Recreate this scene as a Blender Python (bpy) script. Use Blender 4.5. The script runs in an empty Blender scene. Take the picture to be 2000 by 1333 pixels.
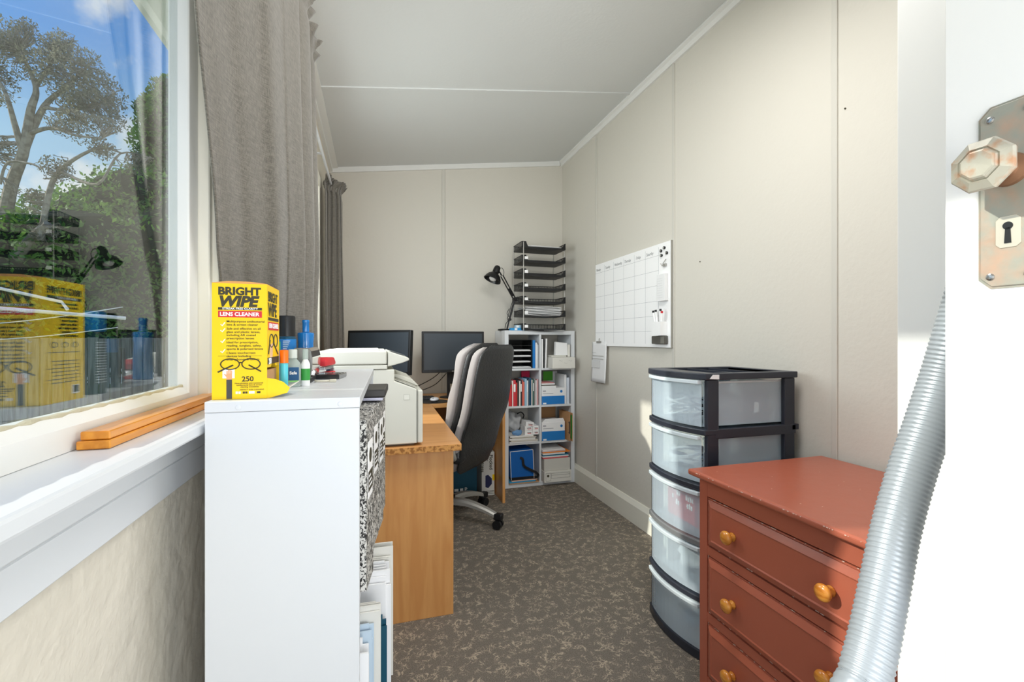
import bpy, bmesh, math, random
from math import sin, cos, pi, radians as R
from mathutils import Vector as V, Matrix as M, Euler, noise as NZ
random.seed(7)
S = bpy.context.scene
COL = S.collection
H = 1.17                                   # eye height
YAW = math.atan(270/889)
# ---------------------------------------------------------------- camera
cd = bpy.data.cameras.new('camera'); cd.lens = 16; cd.sensor_width = 36; cd.clip_start = .02; cd.clip_end = 300
cd.shift_y = -.00125
cam = bpy.data.objects.new('camera', cd); COL.objects.link(cam)
cam.location = (0, 0, H); cam.rotation_euler = (R(90), 0, -YAW)
S.camera = cam
S.view_settings.view_transform = 'Standard'; S.view_settings.look = 'None'
S.view_settings.gamma = 1; S.view_settings.exposure = 0.16; S.view_settings.use_curve_mapping = False
# ---------------------------------------------------------------- world: blue sky with white clouds
w = bpy.data.worlds.new('sky'); S.world = w; w.use_nodes = True
nt = w.node_tree; N = nt.nodes; L = nt.links; N.clear()
out = N.new('ShaderNodeOutputWorld'); bg = N.new('ShaderNodeBackground')
tc = N.new('ShaderNodeTexCoord'); sp = N.new('ShaderNodeSeparateXYZ'); L.new(tc.outputs['Generated'], sp.inputs[0])
rmp = N.new('ShaderNodeValToRGB'); L.new(sp.outputs[2], rmp.inputs[0])
rmp.color_ramp.elements[0].position = 0.0; rmp.color_ramp.elements[0].color = (.62, .80, .96, 1)
rmp.color_ramp.elements[1].position = .75; rmp.color_ramp.elements[1].color = (.07, .26, .78, 1)
e = rmp.color_ramp.elements.new(.30); e.color = (.42, .68, .95, 1)
e = rmp.color_ramp.elements.new(.44); e.color = (.12, .37, .88, 1)
ns = N.new('ShaderNodeTexNoise'); ns.inputs['Scale'].default_value = 3.2; ns.inputs['Detail'].default_value = 7; ns.inputs['Roughness'].default_value = .55
mp = N.new('ShaderNodeMapping'); mp.inputs['Location'].default_value = (3.05, 1.4, .3); L.new(tc.outputs['Generated'], mp.inputs[0]); L.new(mp.outputs[0], ns.inputs[0])
cr = N.new('ShaderNodeValToRGB'); cr.color_ramp.elements[0].position = .54; cr.color_ramp.elements[1].position = .61; L.new(ns.outputs[0], cr.inputs[0])
mx = N.new('ShaderNodeMixRGB'); L.new(cr.outputs[0], mx.inputs[0]); L.new(rmp.outputs[0], mx.inputs[1]); mx.inputs[2].default_value = (.95, .97, 1, 1)
L.new(mx.outputs[0], bg.inputs[0]); bg.inputs[1].default_value = 1.0; L.new(bg.outputs[0], out.inputs[0])
# ---------------------------------------------------------------- sun and added fill lamps
sl = bpy.data.lights.new('sun', 'SUN'); sl.energy = 3.6; sl.angle = R(1.2); sl.color = (1, .95, .86)
so = bpy.data.objects.new('sun', sl); COL.objects.link(so)
so.rotation_euler = V((1, -.15, -.62)).to_track_quat('-Z', 'Y').to_euler()
def area(name, loc, aim, sx, sy, power, color=(1, 1, 1)):
    l = bpy.data.lights.new(name, 'AREA'); l.shape = 'RECTANGLE'; l.size = sx; l.size_y = sy; l.energy = power; l.color = color
    o = bpy.data.objects.new(name, l); COL.objects.link(o); o.location = loc
    o.rotation_euler = (V(aim)-V(loc)).to_track_quat('-Z', 'Y').to_euler(); return o
area('rear_fill', (.22, -.75, 1.5), (.5, 3, 1.4), .8, 1.0, 6, (1, .985, .965))  # added fill from behind the camera, no real fixture there
area('overhead_fill', (.64, 1.1, 2.50), (.7, 1.9, 0), .7, .7, 19, (1, .985, .96))  # unseen fill added overhead to brighten the room
area('rear_fill_low', (.25, -.7, .9), (.65, 2.2, 2.6), .7, .7, 11, (1, .99, .97))  # added low fill, aimed up to lift the ceiling and far end

# added lamp outside the second window, standing in for sky light to brighten the rear
area('window_fill', (-.40, 2.0, 1.62), (1.6, 2.25, 1.72), 1.5, .78, 25, (.95, .98, 1))

# ================================================================ helpers
def lin(c):
    return tuple(((x/255)/12.92 if x <= 10 else ((x/255+.055)/1.055)**2.4) for x in c) + (1,)
MT = {}
def mat(name, col, rough=.6, metal=0, bump=0, bscale=200, alpha=1, trans=0, coat=0, emit=0, spec=.5, col2=None, cscale=8, cdetail=3, lo=.4, hi=.6, stretch=None, bstretch=None, ior=1.45):
    if name in MT: return MT[name]
    m = bpy.data.materials.new(name); m.use_nodes = True; t = m.node_tree; n = t.nodes; l = t.links
    p = n['Principled BSDF']; p.inputs['Base Color'].default_value = lin(col)
    p.inputs['Roughness'].default_value = rough; p.inputs['Metallic'].default_value = metal
    p.inputs['Alpha'].default_value = alpha; p.inputs['Transmission Weight'].default_value = trans
    p.inputs['Coat Weight'].default_value = coat; p.inputs['Specular IOR Level'].default_value = spec; p.inputs['IOR'].default_value = ior
    if emit: p.inputs['Emission Color'].default_value = lin(col); p.inputs['Emission Strength'].default_value = emit
    if col2 or bump:
        tcn = n.new('ShaderNodeTexCoord')
    if col2:
        a = n.new('ShaderNodeTexNoise'); a.inputs['Scale'].default_value = cscale; a.inputs['Detail'].default_value = cdetail
        mpn = n.new('ShaderNodeMapping'); mpn.inputs['Scale'].default_value = stretch or (1, 1, 1)
        l.new(tcn.outputs['Object'], mpn.inputs[0]); l.new(mpn.outputs[0], a.inputs[0])
        c = n.new('ShaderNodeValToRGB'); c.color_ramp.elements[0].position = lo; c.color_ramp.elements[1].position = hi
        c.color_ramp.elements[0].color = lin(col); c.color_ramp.elements[1].color = lin(col2)
        l.new(a.outputs[0], c.inputs[0]); l.new(c.outputs[0], p.inputs['Base Color'])
    if bump:
        b = n.new('ShaderNodeTexNoise'); b.inputs['Scale'].default_value = bscale; b.inputs['Detail'].default_value = 4
        mb_ = n.new('ShaderNodeMapping'); mb_.inputs['Scale'].default_value = bstretch or (1, 1, 1)
        l.new(tcn.outputs['Object'], mb_.inputs[0]); l.new(mb_.outputs[0], b.inputs[0])
        bn = n.new('ShaderNodeBump'); bn.inputs['Strength'].default_value = bump; bn.inputs['Distance'].default_value = .01
        l.new(b.outputs[0], bn.inputs['Height']); l.new(bn.outputs[0], p.inputs['Normal'])
    MT[name] = m; return m
def clear_mat(name, col, alpha, rough=.1):
    """see-through plastic: transparent mixed with glossy surface"""
    if name in MT: return MT[name]
    m = bpy.data.materials.new(name); m.use_nodes = True; t = m.node_tree; n = t.nodes; l = t.links
    p = n['Principled BSDF']; p.inputs['Base Color'].default_value = lin(col); p.inputs['Roughness'].default_value = rough
    tr = n.new('ShaderNodeBsdfTransparent'); tr.inputs[0].default_value = lin(tuple(min(255, x+22) for x in col))
    mxs = n.new('ShaderNodeMixShader'); mxs.inputs[0].default_value = alpha
    l.new(tr.outputs[0], mxs.inputs[1]); l.new(p.outputs[0], mxs.inputs[2]); l.new(mxs.outputs[0], n['Material Output'].inputs[0])
    MT[name] = m; return m
class MB:
    def __init__(s): s.b = bmesh.new()
    def _x(s, vs, T):
        if T is not None: bmesh.ops.transform(s.b, matrix=T, verts=vs)
    def box(s, x0, x1, y0, y1, z0, z1, bev=0, seg=2, T=None):
        r = bmesh.ops.create_cube(s.b, size=1)['verts']
        bmesh.ops.scale(s.b, vec=(x1-x0, y1-y0, z1-z0), verts=r)
        bmesh.ops.translate(s.b, vec=((x0+x1)/2, (y0+y1)/2, (z0+z1)/2), verts=r)
        if bev:
            es = list({e for v in r for e in v.link_edges})
            q = bmesh.ops.bevel(s.b, geom=es, offset=bev, segments=seg, affect='EDGES', profile=.5)
            r = list(set(q['verts']) | {v for v in r if v.is_valid})
        s._x(r, T); return s
    def prism(s, pts, h0, h1, axis='z', bev=0, T=None):
        """polygon pts extruded along an axis; x: pts are (y,z); y: pts are (x,z); z: pts are (x,y)"""
        def mk(p, h): return {'z': (p[0], p[1], h), 'x': (h, p[0], p[1]), 'y': (p[0], h, p[1])}[axis]
        a = [s.b.verts.new(mk(p, h0)) for p in pts]; c = [s.b.verts.new(mk(p, h1)) for p in pts]
        n = len(pts); fs = [s.b.faces.new(a[::-1]), s.b.faces.new(c)]
        for i in range(n): fs.append(s.b.faces.new((a[i], a[(i+1) % n], c[(i+1) % n], c[i])))
        bmesh.ops.recalc_face_normals(s.b, faces=fs)
        r = a+c
        if bev:
            es = list({e for f in fs for e in f.edges})
            q = bmesh.ops.bevel(s.b, geom=es, offset=bev, segments=2, affect='EDGES', profile=.5)
            r = list(set(q['verts']) | {v for v in r if v.is_valid})
        s._x(r, T); return s
    def cyl(s, p0, p1, r0, r1=None, seg=20, T=None):
        p0 = V(p0); p1 = V(p1); d = p1-p0
        r = bmesh.ops.create_cone(s.b, cap_ends=True, segments=seg, radius1=r0, radius2=r0 if r1 is None else r1, depth=d.length)['verts']
        bmesh.ops.transform(s.b, matrix=M.Translation((p0+p1)/2) @ d.to_track_quat('Z', 'Y').to_matrix().to_4x4(), verts=r)
        s._x(r, T); return s
    def lathe(s, prof, c=(0, 0, 0), seg=28, T=None, ax='z'):
        rings = []
        for rr, z in prof:
            rings.append([s.b.verts.new((c[0]+max(rr, 1e-5)*cos(2*pi*i/seg), c[1]+max(rr, 1e-5)*sin(2*pi*i/seg), c[2]+z)) for i in range(seg)])
        for k in range(len(rings)-1):
            for i in range(seg):
                s.b.faces.new((rings[k][i], rings[k][(i+1) % seg], rings[k+1][(i+1) % seg], rings[k+1][i]))
        s.b.faces.new(rings[0][::-1]); s.b.faces.new(rings[-1])
        s._x([v for q in rings for v in q], T); return s
    def tube(s, pts, r, seg=8, closed=False, T=None, up=None):
        pts = [V(p) for p in pts]; n = len(pts); rings = []
        rad = r if callable(r) else (lambda t: r)
        prev = None
        for i, p in enumerate(pts):
            a = pts[(i-1) % n] if (closed or i > 0) else p; c = pts[(i+1) % n] if (closed or i < n-1) else p
            d = (c-a); d = d.normalized() if d.length > 1e-9 else V((0, 0, 1))
            if prev is None: u = d.orthogonal().normalized() if up is None else (V(up)-d*d.dot(V(up))).normalized()
            else:
                u = prev-d*prev.dot(d); u = u.normalized() if u.length > 1e-6 else d.orthogonal().normalized()
            prev = u; v = d.cross(u); q = rad(i/(n-1))
            rings.append([s.b.verts.new(p+(u*cos(2*pi*k/seg)+v*sin(2*pi*k/seg))*q) for k in range(seg)])
        m = n if closed else n-1
        for i in range(m):
            A = rings[i]; B = rings[(i+1) % n]
            for k in range(seg): s.b.faces.new((A[k], A[(k+1) % seg], B[(k+1) % seg], B[k]))
        if not closed: s.b.faces.new(rings[0][::-1]); s.b.faces.new(rings[-1])
        s._x([v for q in rings for v in q], T); return s
    def ball(s, c, r, sc=(1, 1, 1), sub=3, jit=0, T=None):
        q = bmesh.ops.create_icosphere(s.b, subdivisions=sub, radius=r)['verts']
        for v in q:
            if jit: v.co *= 1+jit*NZ.noise(v.co/r*1.7+V(c)*9)
            v.co = V((v.co.x*sc[0]+c[0], v.co.y*sc[1]+c[1], v.co.z*sc[2]+c[2]))
        s._x(q, T); return s
    def grid(s, f, nu, nv, T=None):
        g = [[s.b.verts.new(f(i/nu, j/nv)) for j in range(nv+1)] for i in range(nu+1)]
        for i in range(nu):
            for j in range(nv): s.b.faces.new((g[i][j], g[i+1][j], g[i+1][j+1], g[i][j+1]))
        s._x([v for q in g for v in q], T); return s
    def leaf(s, c, size, nrm=None):
        a = V((random.uniform(-1, 1), random.uniform(-1, 1), random.uniform(-1, 1))).normalized()
        b_ = a.orthogonal().normalized(); w_ = size*.42
        c = V(c); q = [s.b.verts.new(c-a*size*.5), s.b.verts.new(c+b_*w_*.5), s.b.verts.new(c+a*size*.5), s.b.verts.new(c-b_*w_*.5)]
        s.b.faces.new(q)
    def build(s, name, m, parent=None, smooth=False, loc=(0, 0, 0), rot=(0, 0, 0), solid=0, sub=0):
        me = bpy.data.meshes.new(name); s.b.to_mesh(me); s.b.free()
        me.materials.append(m)
        if smooth:
            for p in me.polygons: p.use_smooth = True
            if smooth != 'all':
                try: me.set_sharp_from_angle(angle=R(38))
                except Exception: pass
        o = bpy.data.objects.new(name, me); COL.objects.link(o); o.location = loc; o.rotation_euler = rot
        if parent: o.parent = parent
        if solid: md = o.modifiers.new('s', 'SOLIDIFY'); md.thickness = solid; md.offset = 0
        if sub: md = o.modifiers.new('u', 'SUBSURF'); md.levels = sub; md.render_levels = sub
        return o
def tag(o, label, cat, group=None, kind=None):
    o['label'] = label; o['category'] = cat
    if group: o['group'] = group
    if kind: o['kind'] = kind
    return o
def thing(name, label, cat, loc=(0, 0, 0), rz=0, group=None, rot=None):
    o = bpy.data.objects.new(name, None); COL.objects.link(o); o.empty_display_size = .05
    o.location = loc; o.rotation_euler = rot or (0, 0, rz)
    return tag(o, label, cat, group)
def struct(o, parent=None):
    o['kind'] = 'structure'; return o
def text_mesh(lines, name, m, parent, loc=(0, 0, 0), rot=(R(90), 0, 0), ext=.0002):
    """lines: (string, x, y, size, xscale, shear, weight) in the plane of the sign"""
    bm = bmesh.new()
    for (s_, x, y, size, xs, sh, wt) in lines:
        c = bpy.data.curves.new('lettering', 'FONT'); c.body = s_; c.size = size; c.shear = sh; c.offset = wt*size; c.extrude = ext; c.resolution_u = 3
        o = bpy.data.objects.new('lettering', c); COL.objects.link(o); bpy.context.view_layer.update()
        me = bpy.data.meshes.new_from_object(o.evaluated_get(bpy.context.evaluated_depsgraph_get()))
        me.transform(M.Translation((x, y, 0)) @ M.Diagonal((xs, 1, 1, 1)))
        bm.from_mesh(me); bpy.data.meshes.remove(me); bpy.data.objects.remove(o); bpy.data.curves.remove(c)
    me = bpy.data.meshes.new(name); bm.to_mesh(me); bm.free(); me.materials.append(m)
    o = bpy.data.objects.new(name, me); COL.objects.link(o); o.location = loc; o.rotation_euler = rot; o.parent = parent
    return o
def at(px, py, d):
    xc = (px-1000)*d/889
    return V((xc*cos(YAW)+d*sin(YAW), -xc*sin(YAW)+d*cos(YAW), H+(664-py)*d/889))
def smooth_path(pts, n=8):
    pts = [V(p) for p in pts]; o = []
    for i in range(len(pts)-1):
        p0 = pts[max(i-1, 0)]; p1 = pts[i]; p2 = pts[i+1]; p3 = pts[min(i+2, len(pts)-1)]
        for k in range(n):
            t = k/n
            o.append(.5*((2*p1)+(p2-p0)*t+(2*p0-5*p1+4*p2-p3)*t*t+(3*p1-p0-3*p2+p3)*t**3))
    o.append(pts[-1]); return o

# ================================================================ materials
m_wall = mat('wall_paint', (214, 210, 200), .75, bump=.12, bscale=45)
m_wall_l = mat('wall_paint_rough', (216, 209, 194), .7, bump=.55, bscale=22)
m_ceil = mat('ceiling_paint', (216, 218, 217), .8, bump=.08, bscale=60)
m_trim = mat('white_trim', (232, 232, 229), .45)
m_cream = mat('cream_trim', (234, 232, 220), .5, bump=.05, bscale=60)
m_batten = mat('batten_paint', (206, 203, 194), .6)
m_white = mat('white_laminate', (218, 221, 224), .35)
m_white2 = mat('white_panel', (242, 242, 240), .4)
m_doorp = mat('door_paint', (250, 250, 249), .4)
m_paper = mat('white_paper', (238, 238, 238), .8)
m_black = mat('black_plastic', (24, 25, 27), .4)
m_blackm = mat('black_metal', (22, 22, 24), .35)
m_blackm2 = mat('dark_screen', (56, 64, 72), .36)
m_silver = mat('silver_paint', (172, 170, 164), .4, metal=.4)
m_chrome = mat('steel', (190, 190, 190), .25, metal=1)
m_oran = mat('varnished_timber', (206, 128, 30), .3, col2=(226, 150, 48), cscale=6, stretch=(12, 1.2, 12), coat=.3)
m_oranend = mat('timber_end', (196, 110, 40), .4)
m_chest = mat('brick_red_paint', (174, 96, 74), .28, bump=.06, bscale=25)
m_chip = mat('chipped_paint', (226, 205, 190), .7)
m_knob = mat('pine_knob', (222, 152, 62), .25, col2=(196, 118, 40), cscale=20, stretch=(1, 1, 6), coat=.6)
m_printer = mat('printer_plastic', (216, 216, 205), .5)
m_printer2 = mat('printer_seam', (110, 110, 104), .6)
m_leather = mat('black_leather', (44, 45, 46), .36, bump=.25, bscale=90)
m_mesh = mat('grey_mesh_fabric', (168, 162, 160), .85, bump=.4, bscale=600)
m_tower = mat('charcoal_plastic', (44, 48, 58), .35)
m_tub = clear_mat('clear_tub_plastic', (228, 240, 252), .34, .2)
m_tublip = clear_mat('tub_lip_plastic', (228, 238, 244), .75, .25)
m_yellow = mat('yellow_card', (250, 208, 0), .45)
m_dk = mat('dark_print', (62, 58, 40), .6)
m_red = mat('red_print', (214, 44, 52), .5)
m_whitep = mat('white_print', (250, 250, 250), .6)
m_blue = mat('blue_print', (30, 122, 196), .5)
m_teal = mat('teal_card', (14, 76, 98), .5)
m_green = mat('green_print', (60, 160, 70), .5)
m_orange = mat('orange_plastic', (255, 116, 22), .35)
m_skin = mat('printed_skin', (240, 170, 120), .6)
m_card = mat('card_white', (224, 222, 214), .7)
m_kraft = mat('kraft_card', (196, 150, 104), .75)
m_greyc = mat('grey_card', (206, 204, 196), .7)

def wood_mat(name, c1, c2, axis_scale, rough=.38):
    m = bpy.data.materials.new(name); m.use_nodes = True; t = m.node_tree; n = t.nodes; l = t.links; p = n['Principled BSDF']
    tcn = n.new('ShaderNodeTexCoord'); mpn = n.new('ShaderNodeMapping'); mpn.inputs['Scale'].default_value = axis_scale
    l.new(tcn.outputs['Object'], mpn.inputs[0])
    a = n.new('ShaderNodeTexNoise'); a.inputs['Scale'].default_value = 3; a.inputs['Detail'].default_value = 6; a.inputs['Distortion'].default_value = .6; l.new(mpn.outputs[0], a.inputs[0])
    c = n.new('ShaderNodeValToRGB'); c.color_ramp.elements[0].position = .35; c.color_ramp.elements[1].position = .65
    c.color_ramp.elements[0].color = lin(c1); c.color_ramp.elements[1].color = lin(c2); l.new(a.outputs[0], c.inputs[0]); l.new(c.outputs[0], p.inputs['Base Color'])
    p.inputs['Roughness'].default_value = rough
    return m
m_beech = wood_mat('beech_laminate', (208, 146, 84), (222, 164, 100), (9, 9, .9))
m_beecht = wood_mat('beech_top', (208, 146, 84), (222, 164, 100), (1, 9, 9), .33)
m_chipb = mat('chipboard_edge', (150, 98, 48), .8, col2=(206, 150, 84), cscale=70, cdetail=5, lo=.42, hi=.55)

def carpet_mat():
    m = bpy.data.materials.new('carpet'); m.use_nodes = True; t = m.node_tree; n = t.nodes; l = t.links; p = n['Principled BSDF']
    tcn = n.new('ShaderNodeTexCoord')
    def worm(scale, lo, hi, off, dist=1.2):
        mp_ = n.new('ShaderNodeMapping'); mp_.inputs['Location'].default_value = off; l.new(tcn.outputs['Object'], mp_.inputs[0])
        a = n.new('ShaderNodeTexNoise'); a.inputs['Scale'].default_value = scale; a.inputs['Detail'].default_value = 2; a.inputs['Distortion'].default_value = dist; l.new(mp_.outputs[0], a.inputs[0])
        s1 = n.new('ShaderNodeMath'); s1.operation = 'SUBTRACT'; l.new(a.outputs[0], s1.inputs[0]); s1.inputs[1].default_value = .5
        s2 = n.new('ShaderNodeMath'); s2.operation = 'ABSOLUTE'; l.new(s1.outputs[0], s2.inputs[0])
        c = n.new('ShaderNodeMapRange'); c.inputs['From Min'].default_value = lo; c.inputs['From Max'].default_value = hi; c.inputs['To Min'].default_value = 1; c.inputs['To Max'].default_value = 0
        l.new(s2.outputs[0], c.inputs[0]); return c.outputs[0]
    w1 = worm(22, .008, .03, (0, 0, 0)); 
    br = n.new('ShaderNodeTexNoise'); br.inputs['Scale'].default_value = 26; br.inputs['Detail'].default_value = 3; l.new(tcn.outputs['Object'], br.inputs[0])
    brr = n.new('ShaderNodeMapRange'); brr.inputs['From Min'].default_value = .46; brr.inputs['From Max'].default_value = .56; l.new(br.outputs[0], brr.inputs[0])
    w2 = worm(40, .006, .03, (4, 2, 1))
    mxm = n.new('ShaderNodeMath'); mxm.operation = 'MAXIMUM'; l.new(w1, mxm.inputs[0]); l.new(w2, mxm.inputs[1])
    mul = n.new('ShaderNodeMath'); mul.operation = 'MULTIPLY'; l.new(mxm.outputs[0], mul.inputs[0]); l.new(brr.outputs[0], mul.inputs[1])
    fn = n.new('ShaderNodeTexNoise'); fn.inputs['Scale'].default_value = 330; fn.inputs['Detail'].default_value = 2; l.new(tcn.outputs['Object'], fn.inputs[0])
    bc = n.new('ShaderNodeValToRGB'); bc.color_ramp.elements[0].position = .3; bc.color_ramp.elements[1].position = .7
    bc.color_ramp.elements[0].color = lin((98, 92, 84)); bc.color_ramp.elements[1].color = lin((142, 134, 124)); l.new(fn.outputs[0], bc.inputs[0])
    mxc = n.new('ShaderNodeMixRGB'); l.new(mul.outputs[0], mxc.inputs[0]); l.new(bc.outputs[0], mxc.inputs[1]); mxc.inputs[2].default_value = lin((186, 172, 152))
    l.new(mxc.outputs[0], p.inputs['Base Color']); p.inputs['Roughness'].default_value = 1; p.inputs['Specular IOR Level'].default_value = .1
    b = n.new('ShaderNodeBump'); b.inputs['Strength'].default_value = .7; b.inputs['Distance'].default_value = .006; l.new(fn.outputs[0], b.inputs['Height']); l.new(b.outputs[0], p.inputs['Normal'])
    return m
def fabric_mat(name, c1, c2):
    m = bpy.data.materials.new(name); m.use_nodes = True; t = m.node_tree; n = t.nodes; l = t.links; p = n['Principled BSDF']
    tcn = n.new('ShaderNodeTexCoord'); outs = []
    for sc in ((60, 60, 900), (900, 900, 60)):
        mp_ = n.new('ShaderNodeMapping'); mp_.inputs['Scale'].default_value = tuple(x/6 for x in sc); l.new(tcn.outputs['Object'], mp_.inputs[0])
        a = n.new('ShaderNodeTexNoise'); a.inputs['Scale'].default_value = 5; a.inputs['Detail'].default_value = 2; l.new(mp_.outputs[0], a.inputs[0]); outs.append(a.outputs[0])
    ad = n.new('ShaderNodeMath'); ad.operation = 'ADD'; l.new(outs[0], ad.inputs[0]); l.new(outs[1], ad.inputs[1])
    c = n.new('ShaderNodeMapRange'); c.inputs['From Min'].default_value = .75; c.inputs['From Max'].default_value = 1.25; l.new(ad.outputs[0], c.inputs[0])
    mxc = n.new('ShaderNodeMixRGB'); l.new(c.outputs[0], mxc.inputs[0]); mxc.inputs[1].default_value = lin(c1); mxc.inputs[2].default_value = lin(c2)
    l.new(mxc.outputs[0], p.inputs['Base Color']); p.inputs['Roughness'].default_value = .8; p.inputs['Sheen Weight'].default_value = .3
    b = n.new('ShaderNodeBump'); b.inputs['Strength'].default_value = .12; b.inputs['Distance'].default_value = .001; l.new(ad.outputs[0], b.inputs['Height']); l.new(b.outputs[0], p.inputs['Normal'])
    return m
def speckle_mat():
    m = bpy.data.materials.new('speckled_card'); m.use_nodes = True; t = m.node_tree; n = t.nodes; l = t.links; p = n['Principled BSDF']
    tcn = n.new('ShaderNodeTexCoord'); a = n.new('ShaderNodeTexNoise'); a.inputs['Scale'].default_value = 190; a.inputs['Detail'].default_value = 4; a.inputs['Roughness'].default_value = .7; a.inputs['Distortion'].default_value = .8
    mp_ = n.new('ShaderNodeMapping'); mp_.inputs['Scale'].default_value = (1, 1, .8); l.new(tcn.outputs['Object'], mp_.inputs[0]); l.new(mp_.outputs[0], a.inputs[0])
    c = n.new('ShaderNodeValToRGB'); c.color_ramp.interpolation = 'CONSTANT'; c.color_ramp.elements[0].color = lin((28, 27, 26)); c.color_ramp.elements[1].position = .5; c.color_ramp.elements[1].color = lin((214, 212, 206))
    l.new(a.outputs[0], c.inputs[0]); l.new(c.outputs[0], p.inputs['Base Color']); p.inputs['Roughness'].default_value = .55
    return m
def glass_mat():
    m = bpy.data.materials.new('window_glass'); m.use_nodes = True; t = m.node_tree; n = t.nodes; l = t.links
    for q in list(n):
        if q.type == 'BSDF_PRINCIPLED': n.remove(q)
    tr = n.new('ShaderNodeBsdfTransparent'); tr.inputs[0].default_value = (.96, .98, .97, 1)
    gl = n.new('ShaderNodeBsdfGlossy'); gl.inputs['Roughness'].default_value = 0
    lw = n.new('ShaderNodeLayerWeight'); lw.inputs[0].default_value = .5
    pw = n.new('ShaderNodeMath'); pw.operation = 'POWER'; l.new(lw.outputs['Facing'], pw.inputs[0]); pw.inputs[1].default_value = 3.1
    fr = n.new('ShaderNodeMapRange'); fr.inputs['To Min'].default_value = .05; fr.inputs['To Max'].default_value = .85; l.new(pw.outputs[0], fr.inputs[0])
    mxs = n.new('ShaderNodeMixShader'); l.new(fr.outputs[0], mxs.inputs[0]); l.new(tr.outputs[0], mxs.inputs[1]); l.new(gl.outputs[0], mxs.inputs[2])
    l.new(mxs.outputs[0], n['Material Output'].inputs[0]); return m
m_carpet = carpet_mat(); m_curtain = fabric_mat('linen_curtain', (84, 80, 72), (122, 117, 107)); m_speck = speckle_mat(); m_glass = glass_mat()
m_lining = mat('curtain_lining', (150, 146, 138), .8)

# ================================================================ room shell
def zc(x): return 2.485 + (x+.318)*.1385            # sloping ceiling height
XR = 1.60; YB = 3.735; XL = -.318
struct(MB().box(-.5, 1.75, -1.3, YB+.12, -.06, 0).build('floor', m_carpet))
struct(MB().prism([(-.5, zc(-.5)), (XR+.15, zc(XR+.15)), (XR+.15, zc(XR+.15)+.06), (-.5, zc(-.5)+.06)], -1.3, YB+.12, 'y').build('ceiling', m_ceil))
struct(MB().prism([(-.46, 0), (XR, 0), (XR, zc(XR)), (-.46, zc(-.46))], YB, YB+.1, 'y').build('wall_back', m_wall))
struct(MB().box(XR, XR+.1, -.5, YB+.1, 0, zc(XR)).build('wall_right', m_wall))
# left wall: below sill, above head, piers (two window openings)
W1 = (-.05, 1.075); W2 = (1.135, 2.86); ZS = H-.128; ZH = H+.905
wl = MB()
wl.box(-.372, XL, -.5, YB, 0, ZS-.022)
wl.prism([(-.372, ZH), (XL, ZH), (XL, zc(XL)), (-.372, zc(-.372))], -.5, YB, 'y')
wl.box(-.372, XL, -.5, W1[0], ZS-.022, ZH); wl.box(-.372, XL, W1[1], W2[0], ZS-.022, ZH); wl.box(-.372, XL, W2[1], YB, ZS-.022, ZH)
struct(wl.build('wall_left', m_wall_l))
# nib wall beside the open door, and the entrance wall behind the camera
struct(MB().box(.985, XR, -.5, .615, 0, zc(1.2)).build('wall_nib', m_white2))
wf = MB(); wf.box(.78, .985, -.5, -.4, 0, zc(.8)); wf.box(-.46, -.16, -.5, -.4, 0, zc(-.46)); wf.box(-.16, .78, -.5, -.4, 2.06, zc(-.1))
struct(wf.build('wall_front', m_wall))
# white casing board on the end of the nib
struct(MB().box(.972, .984, .50, .628, 0, 2.62, .002).build('trim_1', m_white2))
k = 2
def trim(mb, m=m_batten, smooth=False):
    global k
    o = struct(mb.build('trim_%d' % k, m, smooth=smooth)); k += 1; return o
for y in (1.238, 2.165, 3.085): trim(MB().box(XR-.006, XR, y-.011, y+.011, .14, zc(XR)-.03, .002, 1))
trim(MB().box(.533, .560, YB-.007, YB, 0, zc(.54)-.03, .002, 1))
# ceiling batten across, and cornices
def sloped(x0, x1, y0, y1, dz0, dz1): return MB().prism([(x0, zc(x0)-dz1), (x1, zc(x1)-dz1), (x1, zc(x1)-dz0), (x0, zc(x0)-dz0)], y0, y1, 'y')
trim(sloped(-.27, XR-.03, 2.555, 2.58, 0, .006), m_ceil); trim(sloped(-.27, XR-.03, 1.33, 1.355, 0, .006), m_ceil)
trim(MB().prism([(XR, zc(XR)), (XR-.035, zc(XR-.035)), (XR-.035, zc(XR)-.016), (XR-.02, zc(XR)-.022), (XR-.014, zc(XR)-.045), (XR, zc(XR)-.045)], -.4, YB, 'y'), m_trim)
trim(sloped(XL, XR-.03, YB-.016, YB, 0, .04), m_trim)
trim(MB().prism([(XL, zc(XL)), (XL+.055, zc(XL+.055)), (XL+.055, zc(XL+.055)-.008), (XL+.018, zc(XL+.018)-.010), (XL+.018, zc(XL)-.032), (XL, zc(XL)-.036)], -.4, YB, 'y'), m_trim)
# baseboards
def base_prof(t, h): return [(0, 0), (-t, 0), (-t, h-.03), (-t*.6, h-.012), (-t*.35, h), (0, h)]
struct(MB().prism([(XR+a, b) for a, b in base_prof(.022, .145)], .62, YB, 'y').build('baseboard_right', m_cream))
struct(MB().prism([(YB+a, b) for a, b in base_prof(.022, .145)], XL, XR-.022, 'x').build('baseboard_back', m_cream))

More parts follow.
